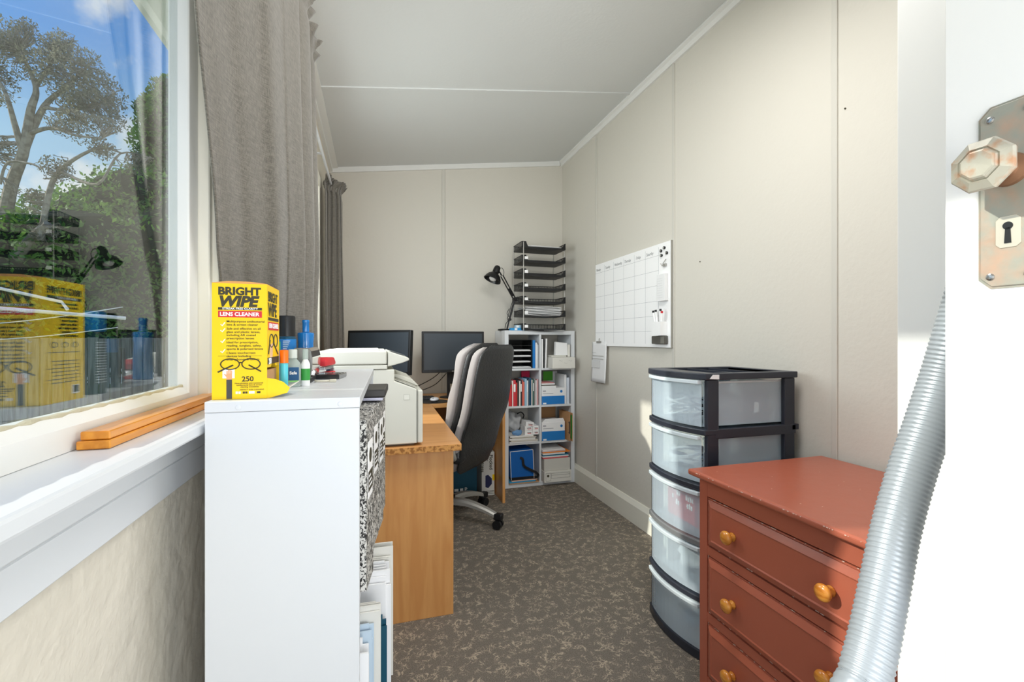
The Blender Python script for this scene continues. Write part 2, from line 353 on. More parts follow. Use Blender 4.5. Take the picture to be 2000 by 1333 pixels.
# ---------------------------------------------------------------- windows
XG = -.352
def window(idx, y0, y1, lights, extra_far=0):
    f = MB()
    # outer frame in opening
    zs = ZS-.022
    f.box(-.371, XL+.004, y0, y0+.03, zs+.022, ZH, .002, 1); f.box(-.371, XL+.004, y1-.03, y1, zs+.022, ZH, .002, 1)
    f.box(-.371, XL+.004, y0+.03, y1-.03, ZH-.03, ZH, .002, 1)
    root = struct(f.build('window_%d' % idx, m_cream))
    a = MB(); a.box(XL, XL+.016, y0-.028, y0+.012, ZS, ZH+.028, .003); a.box(XL, XL+.016, y1-.012, y1+.028+extra_far, ZS, ZH+.028, .003); a.box(XL, XL+.018, y0-.028, y1+.028, ZH-.012, ZH+.05, .003)
    a.build('architrave', m_cream, root)
    n = len(lights)
    for (a0, a1) in lights:
        s = MB(); x0, x1 = -.368, -.333
        st = .046; br = .040
        s.box(x0, x1, a0, a0+st, ZS, ZH-.03, .003); s.box(x0, x1, a1-st, a1, ZS, ZH-.03, .003)
        s.box(x0, x1, a0+st, a1-st, ZH-.03-st, ZH-.03, .003)
        s.prism([(x0, ZS), (x1, ZS), (x1, ZS+br*.7), (x1-.012, ZS+br), (x0, ZS+br)], a0+st, a1-st, 'y')
        so_ = s.build('sash', m_trim, root)
        p = MB().box(XG-.0012, XG, a0+st-.008, a1-st+.008, ZS+br-.008, ZH-.03-st+.008).build('pane', m_glass, so_)
        # putty bead, uneven
        q = MB(); pts = []
        for i in range(60):
            y = a0+st+(a1-a0-2*st)*i/59
            pts.append((XG+.005, y, ZS+br+.0005+.0015*NZ.noise(V((y*30, idx, 0)))))
        q.tube(pts, lambda t: .003+.0012*sin(t*140), 6); q.build('putty', mat('putty', (190, 184, 160), .9, bump=.4, bscale=90), so_)
    return root
window(1, W1[0], W1[1], [(W1[0]+.03, W1[1]-.03)])
w2 = window(2, W2[0], W2[1], [(W2[0]+.03, 1.97), (2.03, W2[1]-.03)])
MB().box(-.371, XL+.004, 1.972, 2.028, ZS, ZH-.03, .002, 1).build('mullion', m_cream, w2)
# sill shelf and apron boards
struct(MB().box(-.375, -.2535, -.4, 2.95, ZS-.020, ZS-.0005, .004, 2).build('trim_%d' % k, m_white)); k += 1
struct(MB().box(XL, -.302, -.4, 2.95, ZS-.068, ZS-.0205, .003, 1).build('trim_%d' % k, m_white)); k += 1
struct(MB().box(XL, -.307, -.4, 2.95, ZS-.118, ZS-.0685, .003, 1).build('trim_%d' % k, m_white)); k += 1

# ---------------------------------------------------------------- open door with knob and plate
dr = struct(MB().box(.70, .738, -.37, .397, .01, 2.03, .0015, 1).build('door_1', m_doorp))
m_brass = mat('worn_brass_plate', (164, 164, 152), .45, metal=.25, col2=(190, 160, 138), cscale=45, cdetail=4, lo=.38, hi=.72, bump=.06, bscale=60)
PZ0, PZ1, PY0, PY1 = 1.230, 1.445, .305, .362
def plate_poly(m_): c = .011-m_*.3; y0, y1, z0, z1 = PY0+m_, PY1-m_, PZ0+m_, PZ1-m_; return [(y0+c, z0), (y1-c, z0), (y1, z0+c), (y1, z1-c), (y1-c, z1), (y0+c, z1), (y0, z1-c), (y0, z0+c)]
pl = MB(); pl.prism(plate_poly(0), .6985, .70, 'x'); pl.prism(plate_poly(.0025), .6965, .6987, 'x', .0008); plate = pl.build('lock_plate', m_brass, dr)
sc = MB()
for y, z in ((PY1-.012, PZ0+.014), (PY1-.012, PZ1-.016), (PY0+.012, PZ0+.014), (PY0+.012, PZ1-.016)): sc.lathe([(.0042, 0), (.004, .001), (.0025, .002), (0, .0022)], T=M.Translation((.6965, y, z)) @ M.Rotation(-pi/2, 4, 'Y'))
sc.build('screw', m_chrome, plate)
ky = MB(); KY, KZ = .334, H+.124
ky.prism([(KY-.011+.004, KZ-.018), (KY+.007, KZ-.018), (KY+.011, KZ-.014), (KY+.011, KZ+.014), (KY+.007, KZ+.018), (KY-.007, KZ+.018), (KY-.011, KZ+.014), (KY-.011, KZ-.014)], .6955, .6966, 'x', .0004)
kyo = ky.build('escutcheon', mat('pale_brass', (214, 206, 188), .35, metal=.5), plate)
kh = MB(); kh.cyl((.6948, KY, KZ+.007), (.6957, KY, KZ+.007), .0045); kh.prism([(KY-.003, KZ-.013), (KY+.003, KZ-.013), (KY+.0022, KZ+.005), (KY-.0022, KZ+.005)], .6948, .6957, 'x'); kh.build('keyhole', m_black, kyo)
TK = M.Translation((.6965, KY, H+.195)) @ M.Rotation(-pi/2, 4, 'Y') @ M.Rotation(pi/8, 4, 'Z')
rs = MB().lathe([(.019, 0), (.018, .004), (.012, .007), (.010, .014), (.011, .018), (.0095, .020), (.0095, .034)], T=TK)
rs.build('knob_neck', mat('copper_neck', (150, 112, 86), .4, metal=.6), plate, smooth=True)
kn = MB().lathe([(.011, .030), (.021, .034), (.029, .041), (.0305, .046), (.029, .049), (.020, .053), (.0185, .0515), (.0165, .0545), (.0165, .0555), (.0145, .0565), (0, .0562)], seg=8, T=TK)
kn.build('door_knob', mat('worn_brass_knob', (176, 172, 158), .42, metal=.25, col2=(178, 138, 108), cscale=70, cdetail=4, lo=.50, hi=.72, bump=.05, bscale=80), plate)

# ================================================================ outside
m_leaf1 = mat('hedge_leaf', (62, 108, 42), .5, col2=(140, 182, 78), cscale=2.5, cdetail=5, lo=.35, hi=.68)
m_leaf2 = mat('tree_leaf', (116, 116, 92), .6, col2=(162, 158, 128), cscale=3, lo=.35, hi=.65)
def leafy(m, k=.45):
    t = m.node_tree; n = t.nodes; l = t.links; p = n['Principled BSDF']; src = p.inputs['Base Color'].links[0].from_socket
    tl = n.new('ShaderNodeBsdfTranslucent'); l.new(src, tl.inputs[0]); mx_ = n.new('ShaderNodeMixShader'); mx_.inputs[0].default_value = k
    l.new(p.outputs[0], mx_.inputs[1]); l.new(tl.outputs[0], mx_.inputs[2]); l.new(mx_.outputs[0], n['Material Output'].inputs[0]); return m
leafy(m_leaf1); leafy(m_leaf2)
m_bark = mat('bark', (138, 126, 108), .9, col2=(176, 162, 140), cscale=14, bump=.5, bscale=30)
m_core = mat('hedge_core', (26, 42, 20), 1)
m_fence = mat('weathered_paling', (150, 144, 130), .85, col2=(118, 112, 100), cscale=5, stretch=(8, 8, .6))
m_grass = mat('lawn', (96, 120, 60), .9, bump=.5, bscale=80)
GZ = -.75
tag(MB().box(-22, -.6, -6, 24, GZ-.1, GZ).build('lawn', m_grass), 'green lawn outside the window beyond the wall', 'lawn', kind='structure')
# eave above the window
struct(MB().prism([(-.374, H+1.155), (-.74, H+1.155), (-.755, H+1.14), (-.775, H+1.14), (-.775, H+1.27), (-.374, H+1.38)], -2, 5, 'y').build('trim_%d' % k, mat('eave_paint', (222, 226, 222), .7))); k += 1
# fence: vertical palings parallel to the window wall, running along at x=-3.3
FP0 = at(-150, 664, 4.6); FP1 = at(470, 664, 5.6); FL = (FP1-FP0).length
fen = thing('paling_fence', 'weathered grey timber paling fence below the hedge outside the window', 'fence', (FP0.x, FP0.y, GZ), math.atan2(FP1.y-FP0.y, FP1.x-FP0.x))
fb = MB(); y = 0
while y < FL:
    fb.box(y, y+.094, -.009, .009, 0, H-GZ+.02+random.uniform(-.008, .008), .003, 1); y += .101
fb.build('palings', m_fence, fen)
fr_ = MB(); fr_.box(0, FL, .009, .055, .4, .48); fr_.box(0, FL, .009, .055, 1.6, 1.68); fr_.build('rail', m_fence, fen)
# hedge behind fence
def blob_hedge(name, label, blobs, nleaf, size, mleaf, core=.8):
    root = thing(name, label, 'hedge', (blobs[0][0][0], blobs[0][0][1], GZ))
    o = V(root.location); c = MB()
    for (p, r, scl) in blobs: c.ball(V(p)-o, r*core, scl, 3, .35)
    bp = V(blobs[-1][0])-o; c.cyl((bp.x, bp.y, 0), (bp.x, bp.y, bp.z), .12)
    c.build('branches', m_core, root)
    f = MB(); tot = sum(b[1]**2 for b in blobs)
    for (p, r, scl) in blobs:
        for _ in range(int(nleaf*r*r/tot)):
            d = V((random.gauss(0, 1), random.gauss(0, 1), random.gauss(0, 1))).normalized()
            rr = r*(.78+.26*random.random()+.22*NZ.noise(d*3.2+V(p)))
            f.leaf(V(p)-o+V((d.x*rr*scl[0], d.y*rr*scl[1], d.z*rr*scl[2])), size*random.uniform(.6, 1.3))
    f.build('foliage', mleaf, root); return root
def hb(px, py, d, r, sc=(1, 1, 1), f=1.42): return (tuple(at(px, py, d*f)), r*f, sc)
blob_hedge('hedge', 'dense green leafy hedge rising behind the paling fence', [hb(60, 600, 5.6, 1.1), hb(170, 560, 6.0, 1.15), hb(270, 560, 6.4, 1.2), hb(380, 560, 6.8, 1.4), hb(-60, 560, 5.4, 1.15), hb(10, 500, 6.1, .75), hb(195, 440, 6.4, .62), hb(270, 420, 6.7, .70)], 36000, .105, m_leaf1)
blob_hedge('tall_shrub', 'tall dark green shrub at the right behind the glass, higher than the hedge', [hb(345, 280, 6.6, .52, (1, 1, 1.3), 1.85), hb(355, 210, 6.8, .42, (1, 1, 1), 1.85), hb(308, 220, 6.7, .26, (1, 1, 1), 1.85), hb(375, 400, 6.8, .8, (1, 1, 1), 1.85)], 16000, .13, leafy(mat('shrub_leaf', (52, 92, 42), .5, col2=(104, 146, 62), cscale=3, lo=.35, hi=.65)))
# wispy tree
tr = thing('windswept_tree', 'windswept tree with bare twisted branches and feathery grey green crown', 'tree', tuple(at(30, 640, 7.2)))
o_ = V(tr.location); tb = MB(); tips = []
def limb(pts, r0, r1):
    P = smooth_path([at(*p)-o_ for p in pts], 5); tb.tube(P, lambda t: r0+(r1-r0)*t, 7); tips.extend(P[2:]); return P
limb([(10, 640, 7.2), (25, 520, 7.2), (60, 470, 7.25), (95, 440, 7.2)], .10, .07)
limb([(-10, 560, 7.4), (18, 380, 7.3), (45, 300, 7.2), (60, 215, 7.2), (70, 170, 7.2), (40, 100, 7.2)], .10, .02)
limb([(45, 300, 7.2), (85, 210, 7.3), (130, 170, 7.3), (170, 130, 7.2)], .055, .014)
limb([(45, 300, 7.2), (28, 240, 7.1), (10, 180, 7.0), (-20, 130, 7.0)], .05, .014)
limb([(60, 260, 7.2), (100, 250, 7.1), (150, 265, 7.0), (200, 270, 7.1)], .035, .01)
limb([(80, 470, 7.2), (95, 380, 7.2), (120, 330, 7.2), (190, 290, 7.2), (240, 300, 7.2)], .05, .01)
limb([(120, 335, 7.2), (190, 360, 7.0), (235, 300, 7.1), (300, 310, 7.2)], .025, .008)
limb([(85, 210, 7.3), (140, 215, 7.2), (200, 200, 7.2), (225, 180, 7.2)], .03, .008)
limb([(0, 360, 7.0), (15, 318, 7.0), (60, 320, 7.0), (80, 330, 7.0)], .02, .012)
limb([(70, 170, 7.2), (110, 110, 7.3), (140, 80, 7.3)], .03, .008)
crown = [(150, 150, .50), (100, 120, .40), (190, 190, .40), (20, 110, .35), (-20, 70, .4), (150, 230, .42), (215, 235, .20), (120, 90, .25), (50, 60, .2), (110, 330, .22), (60, 390, .18), (0, 290, .2), (200, 290, .18), (270, 320, .18), (-10, 170, .3), (90, 450, .2)]
for (px, py, r) in crown:
    c = at(px, py, 7.2)-o_
    for _ in range(int(26+150*r)):
        a = random.choice(tips); dd = V((random.gauss(0, 1), random.gauss(0, 1)*.8, random.gauss(0, 1))).normalized()*r*random.uniform(.4, 1)
        e_ = c+dd; near = min(tips, key=lambda t: (t-e_).length); mid = (near+e_)/2+V((random.uniform(-.06, .06),)*3)
        tb.tube([near, mid, e_], lambda t: .009-.006*t, 4)
tb.build('branches', m_bark, tr)
tf = MB()
for (px, py, r) in crown:
    c = at(px, py, 7.2)-o_
    for _ in range(int(15000*r*r)):
        d = V((random.gauss(0, 1), random.gauss(0, .8), random.gauss(0, 1))).normalized()*r*random.random()**.45
        if NZ.noise((c+d)*3.5) > -.12: tf.leaf(c+d, random.uniform(.025, .060))
tf.build('foliage', m_leaf2, tr)
# fold-down clothesline outside
cl = thing('clothesline', 'white fold-out clothesline seen through the window glass', 'clothesline', tuple(at(120, 620, 2.6)))
o_ = V(cl.location); c_ = MB()
c_.tube([at(-160, 590, 2.5)-o_, at(245, 622, 2.9)-o_], .011, 8); c_.tube([at(-200, 520, 2.3)-o_, at(120, 590, 2.8)-o_, at(132, 605, 2.8)-o_], .009, 8)
c_.tube([at(-400, 560, 2.2)-o_, at(-160, 590, 2.5)-o_], .011, 8)
c_.build('arm', mat('white_tube', (235, 235, 235), .4), cl)
c_ = MB()
for (a, b) in (((-200, 640), (240, 600)), ((-200, 665), (230, 640))):
    pts = [at(a[0]+(b[0]-a[0])*t/10, a[1]+(b[1]-a[1])*t/10+10*sin(pi*t/10), 2.5+.04*t)-o_ for t in range(11)]; c_.tube(pts, .003, 5)
c_.build('cord', mat('line_cord', (220, 225, 228), .6), cl)
c_ = MB(); p_ = at(-300, 640, 2.3)-o_; c_.cyl((p_.x, p_.y, GZ-o_.z), (p_.x, p_.y, .12), .03); c_.build('post', MT['white_tube'], cl)

# ================================================================ curtains and rail
def curtain(name, label, Y0, Y1, z0, z1, X, folds, amp, nu=150, nv=70, head=.10, seed=0):
    yb = (Y0(0)+Y1(0))/2
    root = thing(name, label, 'curtain', (X(0, 0), yb, z0))
    o = V(root.location)
    def P(u, v):
        z = z0+(z1-z0)*v; ya = Y0(v); ye = Y1(v)
        x = X(u, v); y = ya+(ye-ya)*u
        f = folds(u, v)
        x += amp*f*(.55+.45*(1-v)) ; y += .012*sin(2*pi*9*u+seed)*min(1, u*3)
        t = max(0, (z-(z1-head))/head)
        if t > 0:      # gathered heading tape: pinch then frill
            pin = sin(pi*min(1, t*1.6))*.5
            fr = max(0, t-.45)/.55
            x += -.012*pin + fr*(.018+.016*sin(u*2*pi*13+seed))
            y += fr*.010*cos(u*2*pi*13+seed)
        return V((x, y, z))-o
    mb = MB(); mb.grid(P, nu, nv)
    mb.build('drape', m_curtain, root, smooth='all', solid=.004)
    h = MB(); z_ = z1-head*.62
    h.grid(lambda u, q: P(u, (z_-.014+.028*q-z0)/(z1-z0))-V((.007, 0, 0)), nu, 2); h.build('heading_tape', m_lining, root, smooth='all', solid=.001)
    return root
def sm(a, b, t): t = max(0, min(1, (t-a)/(b-a))); return t*t*(3-2*t)
# near curtain, swept back towards the far side of the first window
def nY0(v):
    z = 1.085+v*(2.205-1.085)
    P = [(1.085, 1.115), (1.297, 1.057), (1.346, 1.03), (1.474, .985), (1.596, .945), (1.69, .91), (1.8, .88), (2.0, .82), (2.25, .76)]
    for (a, b), (c, d) in zip(P, P[1:]):
        if z <= c: return b+(d-b)*(z-a)/(c-a)
    return P[-1][1]
def nX(u, v):
    z = 1.085+v*1.12
    return -.290+.088*sm(0, .40, u)-.0*sm(.4, 1, u)-.018*v*sm(.5, 1, u)-.012*sm(.0, .25, .25-abs(v-.1))
def nF(u, v): return sm(.36, .5, u)*(1.1*(2*abs(sin(pi*(u*4.4-1.55+.12*sin(3*v))))**.6-1.25)+.2*sin(2*pi*(u*9+.1*v)+1))+(1-sm(.2, .4, u))*.10*sin(2*pi*u*4)
curtain('curtain', 'long grey linen curtain hanging nearest, behind the yellow box', nY0, lambda v: 1.63+.14*v, 1.085, 2.205, nX, nF, .040, seed=1)
curtain('curtain', 'small far grey curtain bunched beside the back wall corner', lambda v: 2.98+.02*v, lambda v: 3.30-.06*v, .96, 2.19,
        lambda u, v: -.295+.10*sm(0, 1, u)+.012*(1-v)*u, lambda u, v: sin(2*pi*(u*1.7+.1*v)+.4), .020, nu=90, nv=50, head=.09, seed=2)
rl = thing('curtain_rail', 'thin white curtain rail along the top of the left wall', 'curtain rail', (-.262, 2, 2.165))
MB().tube([(0, -1.75, 0), (0, 1.55, 0)], .0075, 10).build('rod', m_white, rl)
for y in (-1.5, -.2, .62, 1.45): MB().box(-.055, -.002, y-.008, y+.008, -.004, .003, .001, 1).build('bracket', m_white, rl)

# ================================================================ timber lengths on the sill
def timber(name, label, x0, x1, y0, y1, z0, z1, T=None):
    o = MB().box(x0, x1, y0, y1, z0, z1, .0012, 1).build(name, m_oran); return tag(o, label, 'timber')
timber('timber_board', 'upper of two varnished orange timber lengths lying on the window sill', -.327, -.298, .652, 1.20, ZS+.0105, ZS+.0205)
timber('timber_board', 'lower of two varnished orange timber lengths lying on the window sill', -.329, -.296, .648, 1.20, ZS+.0001, ZS+.0101)

# ================================================================ white bookcase beside the window
BT = H-.096
bk = thing('bookcase', 'white laminate bookcase seen end-on beside the window, yellow box on top', 'bookcase', (-.249, .807, 0), -R(1.6))
BW, BL = .226, .77
MB().box(0, BW, 0, .017, 0, BT-.0175, .0008, 1).build('side_panel', m_white, bk)
MB().box(0, BW, BL-.017, BL, 0, BT-.0175, .0008, 1).build('side_panel', m_white, bk)
MB().box(0, BW+.001, -.001, BL+.001, BT-.017, BT, .001, 1).build('top_panel', m_white, bk)
MB().box(.0, .005, .0175, BL-.0175, 0, BT-.0175).build('back_panel', m_white, bk)
for z in (.05, .395, .735): MB().box(.006, BW, .0175, BL-.0175, z-.016, z, .0008, 1).build('shelf', m_white, bk)
for x in (.046, .196): MB().lathe([(.0046, 0), (.0042, .0012), (.0025, .0018), (0, .002)], T=M.Translation((x, -.0002, BT-.010)) @ M.Rotation(pi/2, 4, 'X')).build('fixing_cap', m_white, bk)
def onb(x, y, z=0): return bk.matrix_basis @ V((x, y, z))
def magfile(lab, y, x1, z, wd=.075, h=.31, up=True):
    p = onb(x1-.215, y, z+.0005)
    t = thing('magazine_file', lab, 'magazine file', p, -R(9), 'speckled magazine files in the white bookcase')
    c = MB(); c.prism([(0, 0), (.213, 0), (.213, h if up else h*.45), (0 if up else .12, h)] + ([] if up else [(0, h)]), 0, wd, 'y')
    c.build('holder', m_speck, t)
    if up:
        MB().box(.2131, .2138, wd*.18, wd*.82, h*.52, h*.86).build('label_panel', m_whitep, t)
        MB().cyl((.2138, wd*.5, h*.77), (.2142, wd*.5, h*.77), .013).build('emblem', m_dk, t)
        MB().box(.2138, .2141, wd*.2, wd*.8, h*.56, h*.68).build('label_band', m_dk, t)
        c = MB()
        for q in range(3): c.box(.2141, .2144, wd*.28, wd*(.72-.1*q), h*(.585+.03*q), h*(.597+.03*q))
        c.build('printed_lines', m_whitep, t)
    return t
places = ['nearest the camera', 'second along', 'third along', 'fourth along', 'fifth along', 'sixth along']
for i, (y, x1) in enumerate([(.052, .240), (.136, .236), (.220, .246), (.305, .256), (.40, .260), (.50, .254)]):
    magfile('speckled black and white magazine file on the upper bookcase shelf, %s' % places[i], y, x1, .735, .072, .29 if i else .295)
for i, (y, x1) in enumerate([(.052, .236), (.137, .240), (.222, .256), (.31, .262), (.40, .258)]):
    magfile('speckled magazine file stuffed with papers on the lower bookcase shelf, %s' % places[i], y, x1, .05, .072, .27)
# notebook and papers lying over the files
tag(MB().box(0, .215, 0, .15, 0, .018, .003).build('notebook', mat('dark_notebook', (52, 50, 48), .45), None, loc=onb(.052, .30, 1.037), rot=(0, 0, -R(4))), 'black notebook poking out under the bookcase top', 'notebook')
tag(MB().box(0, .215, 0, .15, 0, .006, .001, 1).build('paper_pad', mat('lilac_paper', (196, 196, 214), .7), None, loc=onb(.046, .295, 1.0300), rot=(0, 0, -R(3))), 'pale lilac pad under the black notebook in the bookcase', 'pad')
for i, (y, x1, z, h, wd, m_, lab, dx) in enumerate([
        (.03, .236, .396, .24, .04, m_paper, 'white document bundle on the middle bookcase shelf nearest the camera', 2),
        (.075, .246, .396, .25, .02, mat('pale_blue_card', (190, 208, 222), .7), 'pale blue folder on the middle bookcase shelf', 1),
        (.10, .256, .396, .27, .05, m_card, 'cream document bundle in the middle of the bookcase', 4),
        (.16, .268, .396, .22, .02, m_teal, 'thin teal folder between papers in the middle of the bookcase', 0),
        (.19, .275, .396, .285, .07, m_paper, 'white sheaf of loose papers sticking out of the middle bookcase shelf', 5),
        (.27, .282, .396, .30, .05, m_card, 'cream sheaf of papers sticking out furthest from the bookcase', 6),
        (.33, .268, .396, .26, .015, m_green, 'thin green folder behind papers in the bookcase', 0)]):
    t = thing('paper_bundle', lab, 'papers', onb(x1-.21, y, z+.0005), -R(1.6))
    c = MB(); n_ = max(1, int(wd/.005))
    for q in range(n_):
        j = random.uniform(-.008, .006); hh = h-random.uniform(0, .03)
        c.box(.0, .208+j, q*wd/n_, (q+.72)*wd/n_, 0, hh)
    c.build('sheets', m_, t)
# ---------------------------------------------------------------- on the bookcase top
def top(px, py, dz=0):    # a point standing on the bookcase top
    d = .096*889/(py-664); p = at(px, py, d); p.z = BT+dz; return p
# yellow lens wipe box
bx = thing('wipes_box', 'tall yellow box of lens cleaning wipes standing on the white bookcase', 'box', (-.2455, .828, BT+.0003))
BXW, BXD, BXH = .0785, .100, .186
c = MB()
c.box(0, BXW, 0, .0012, 0, BXH); c.box(0, BXW, BXD-.0012, BXD, 0, BXH); c.box(0, .0012, .0012, BXD-.0012, 0, BXH)
c.prism([(.0012, .050), (.030, .050), (.036, .055), (.040, .062), (.060, .062), (.064, .055), (.070, .050), (BXD-.0012, .050), (BXD-.0012, BXH), (.0012, BXH)], BXW-.0012, BXW, 'x')
c.box(.0012, BXW-.0012, .0012, BXD-.0012, 0, .0012)
c.build('carton', m_yellow, bx)
c = MB(); c.prism([(0, 0), (BXW, 0), (BXW, .0), (BXW, BXD), (0, BXD)], BXH, BXH+.0008, 'z'); c.prism([(0, BXH+.0008), (BXW, BXH+.0008), (BXW*.7, BXH+.0035), (BXW*.3, BXH+.0038)], 0, BXD*.9, 'y'); c.build('lid_flap', mat('orange_card', (226, 160, 90), .6), bx)
MB().box(.004, BXW-.004, .004, BXD-.004, .002, .045).build('wipe_sachets', m_kraft, bx)
# tongue flap folded out of the side
c = MB()
def flap(u, v): 
    a = u*pi; r_ = .030+.016*v
    return V((BXW+.001+v*.040*sin(a)**.6 if sin(a) > 0 else BXW+.001, .004+u*(BXD-.012), .003+.040*(1-v)*(1-abs(2*u-1)**3)*0+.020*v*sin(a)))
c.grid(flap, 24, 8); fl = c.build('dispenser_flap', m_card, bx, smooth='all', solid=.0008)
c = MB(); c.prism([(BXW, .0006), (BXW+.004, .0004), (BXW+.030, .008), (BXW+.034, .016), (BXW+.024, .026), (BXW+.012, .031), (BXW, .033)], .001, .0022, 'y'); c.build('side_flap', m_yellow, bx)
# front print; drawing plane x right, y up
FR = (R(90), 0, 0)
c = MB(); c.box(.0088, .0712, -.0006, 0, .1435, .1475); c.build('black_band', m_dk, bx)
c = MB(); c.box(.0088, .0712, -.0006, 0, .1315, .1420, .0003, 1); c.build('red_band', m_red, bx)
text_mesh([('BRIGHT', .0085, .168, .0168, 1.04, 0, .045), ('WIPE', .0085, .1497, .0228, 1.05, .22, .05), ('250', .042, .0285, .0115, 1.0, 0, .02)] +
          [(a, .0205, .1235-.0052*i-g, .0048, 1.08, 0, .006) for i, (a, g) in enumerate([('Multipurpose antibacterial', 0), ('lens & screen cleaner', 0), ('Safe and effective on all', .0012), ('glass and plastic lenses,', .0012), ('including AR coated', .0012), ('prescription lenses', .0012), ('Ideal for prescription,', .0025), ('reading, sunglass, safety,', .0025), ('sports & polarised lenses', .0025), ('Cleans touchscreen', .0038), ('devices including', .0038), ('smartphones & tablets', .0038)])] +
          [('Non-abrasive, pre-moistened', .032, .0245, .0033, 1.05, 0, 0), ('antibacterial lens & screen', .0345, .0215, .0033, 1.05, 0, 0), ('cleaning towelettes', .040, .0185, .0033, 1.05, 0, 0), ('PERFECT FOR CLEANING', .0395, .014, .0028, 1.1, 0, 0)],
          'lettering', m_dk, bx, (0, -.0004, 0), FR)
text_mesh([('STREAK FREE CLARITY', .0148, .1441, .0045, 1.12, 0, .02), ('LENS CLEANER', .0112, .1340, .0083, 1.0, 0, .03)], 'lettering', m_whitep, bx, (0, -.0010, 0), FR)
c = MB()
for z in (.1205, .1108, .0937, .0775):
    c.tube([(.0125, -.0006, z), (.0145, -.0006, z-.0026), (.0185, -.0006, z+.0030)], .0009, 6)
c.build('tick_mark', m_whitep, bx)
c = MB(); c.box(.0085, .071, -.0005, 0, .0695, .0699)
for x in (.0255, .0555): c.tube([(x+.0135*cos(a)*(1 if abs(cos(a)) < .8 else .98), -.0006, .0565+.0085*sin(a)) for a in [2*pi*i/24 for i in range(24)]], .0009, 6, closed=True)
c.tube([(.038, -.0006, .058), (.0405, -.0006, .0592), (.043, -.0006, .058)], .0009, 6); c.tube([(.012, -.0006, .0565), (.030, -.0006, .055), (.0085, -.0006, .044)][1:], .0012, 6); c.tube([(.052, -.0006, .055), (.070, -.0006, .044)], .0012, 6)
c.build('glasses_print', m_dk, bx)
c = MB(); c.box(.015, .032, -.0007, -.0001, .0340, .049); c.build('wipe_print', m_whitep, bx)
c = MB(); c.box(.0205, .0285, -.0010, -.0007, .0320, .0415, .0001, 1)
for i, (x, h) in enumerate([(.0207, .046), (.0228, .0485), (.0249, .0485), (.0270, .0465)]): c.box(x, x+.0016, -.0010, -.0007, .0415, h)
c.prism([(.0205, .036), (.0170, .0405), (.0178, .0415), (.0207, .0395)], -.0010, -.0007, 'y'); c.build('hand_print', m_skin, bx)
c = MB(); c.box(.0205, .0282, -.0008, 0, .001, .0318); c.build('sleeve_print', mat('grey_print', (72, 70, 66), .6), bx)
c = MB()
for x, w_ in ((.0335, .003), (.0375, .003), (.0525, .008)): c.box(x, x+w_, -.0006, 0, .0085, .0125)
c.build('icon_print', m_whitep, bx)
c = MB()
for x, w_ in ((.0435, .003), (.0472, .003), (.064, .005)): c.box(x, x+w_, -.0006, 0, .0088, .0120)
c.build('icon_print', m_dk, bx)
# right side print (plane yz facing +x)
SR = (R(90), 0, R(90))
text_mesh([('BRIGHT', .0075, .160, .0225, .95, 0, .028), ('WIPE', .0075, .136, .0300, .97, 0, .03)], 'lettering', m_dk, bx, (BXW+.0004, 0, 0), SR)
MB().box(BXW, BXW+.0005, .009, .092, .128, .133).build('black_band', m_dk, bx); MB().box(BXW, BXW+.0005, .009, .092, .112, .1255).build('red_band', m_red, bx)
text_mesh([('LENS CLEANER', .012, .1155, .0110, 1.0, 0, .03)], 'lettering', m_whitep, bx, (BXW+.0009, 0, 0), SR)
c = MB(); 
for yy in (.032, .066): c.tube([(BXW+.0005, yy+.015*cos(a), .094+.011*sin(a)) for a in [2*pi*i/20 for i in range(20)]], .0009, 6, closed=True)
c.tube([(BXW+.0005, .02, .095), (BXW+.0005, .008, .072)], .0012, 6); c.tube([(BXW+.0005, .048, .09), (BXW+.0005, .085, .07)], .0012, 6); c.build('glasses_print', m_dk, bx)
MB().prism([(.022, .066), (.040, .066), (.042, .090), (.022, .086)], BXW, BXW+.0006, 'x').build('hand_print', mat('pale_print', (236, 190, 150), .6), bx)
MB().box(BXW, BXW+.0005, .004, .094, .055, .066).build('black_band', m_dk, bx)
text_mesh([('250', .010, .0555, .0135, 1.0, 0, .03)], 'lettering', m_whitep, bx, (BXW+.0008, 0, 0), SR)
# left side print (facing the window), seen mirrored in the glass
LS = (R(90), 0, R(-90))
MB().box(-.0005, 0, .008, .092, .1575, .162).build('black_band', m_dk, bx)
text_mesh([('BRIGHTWIPE', -.092, .1655, .0145, 1.0, 0, .025)] + [(s_, -.082, .150-.0058*i-(.003 if i > 1 else 0), .0050, 1, 0, .006) for i, s_ in enumerate(['Multipurpose antibacterial', 'lens & screen cleaner', 'Safe and effective on all', 'glass and plastic lenses,', 'including AR coated', 'Ideal for prescription,', 'reading, sunglass, safety,', 'Cleans touchscreen', 'smartphones & tablets'])], 'lettering', m_dk, bx, (-.0004, 0, 0), LS)
text_mesh([('STREAK FREE CLARITY', -.080, .1583, .0046, 1.1, 0, .02)], 'lettering', m_whitep, bx, (-.0009, 0, 0), LS)
c = MB()
for q in range(8): c.box(-.0004, 0, .012+.006*(q % 3), .086, .076-.0055*q-(.008 if q > 0 else 0), .0770-.0055*q-(.008 if q > 0 else 0))
c.build('printed_lines', m_dk, bx)
c = MB()
for yy in (.025, .05, .075): c.tube([(-.0005, yy+.007*cos(a), .088+.004*sin(a)) for a in [2*pi*i/14 for i in range(14)]], .0006, 5, closed=True)
c.build('icon_print', m_dk, bx); MB().box(-.0006, 0, .068, .086, .010, .024).build('barcode_panel', m_whitep, bx)
c = MB(); random.seed(3)
for i in range(12): c.box(-.0009, -.0006, .070+i*.0012, .070+i*.0012+random.choice([.0004, .0007]), .012, .023)
c.build('barcode', m_dk, bx)
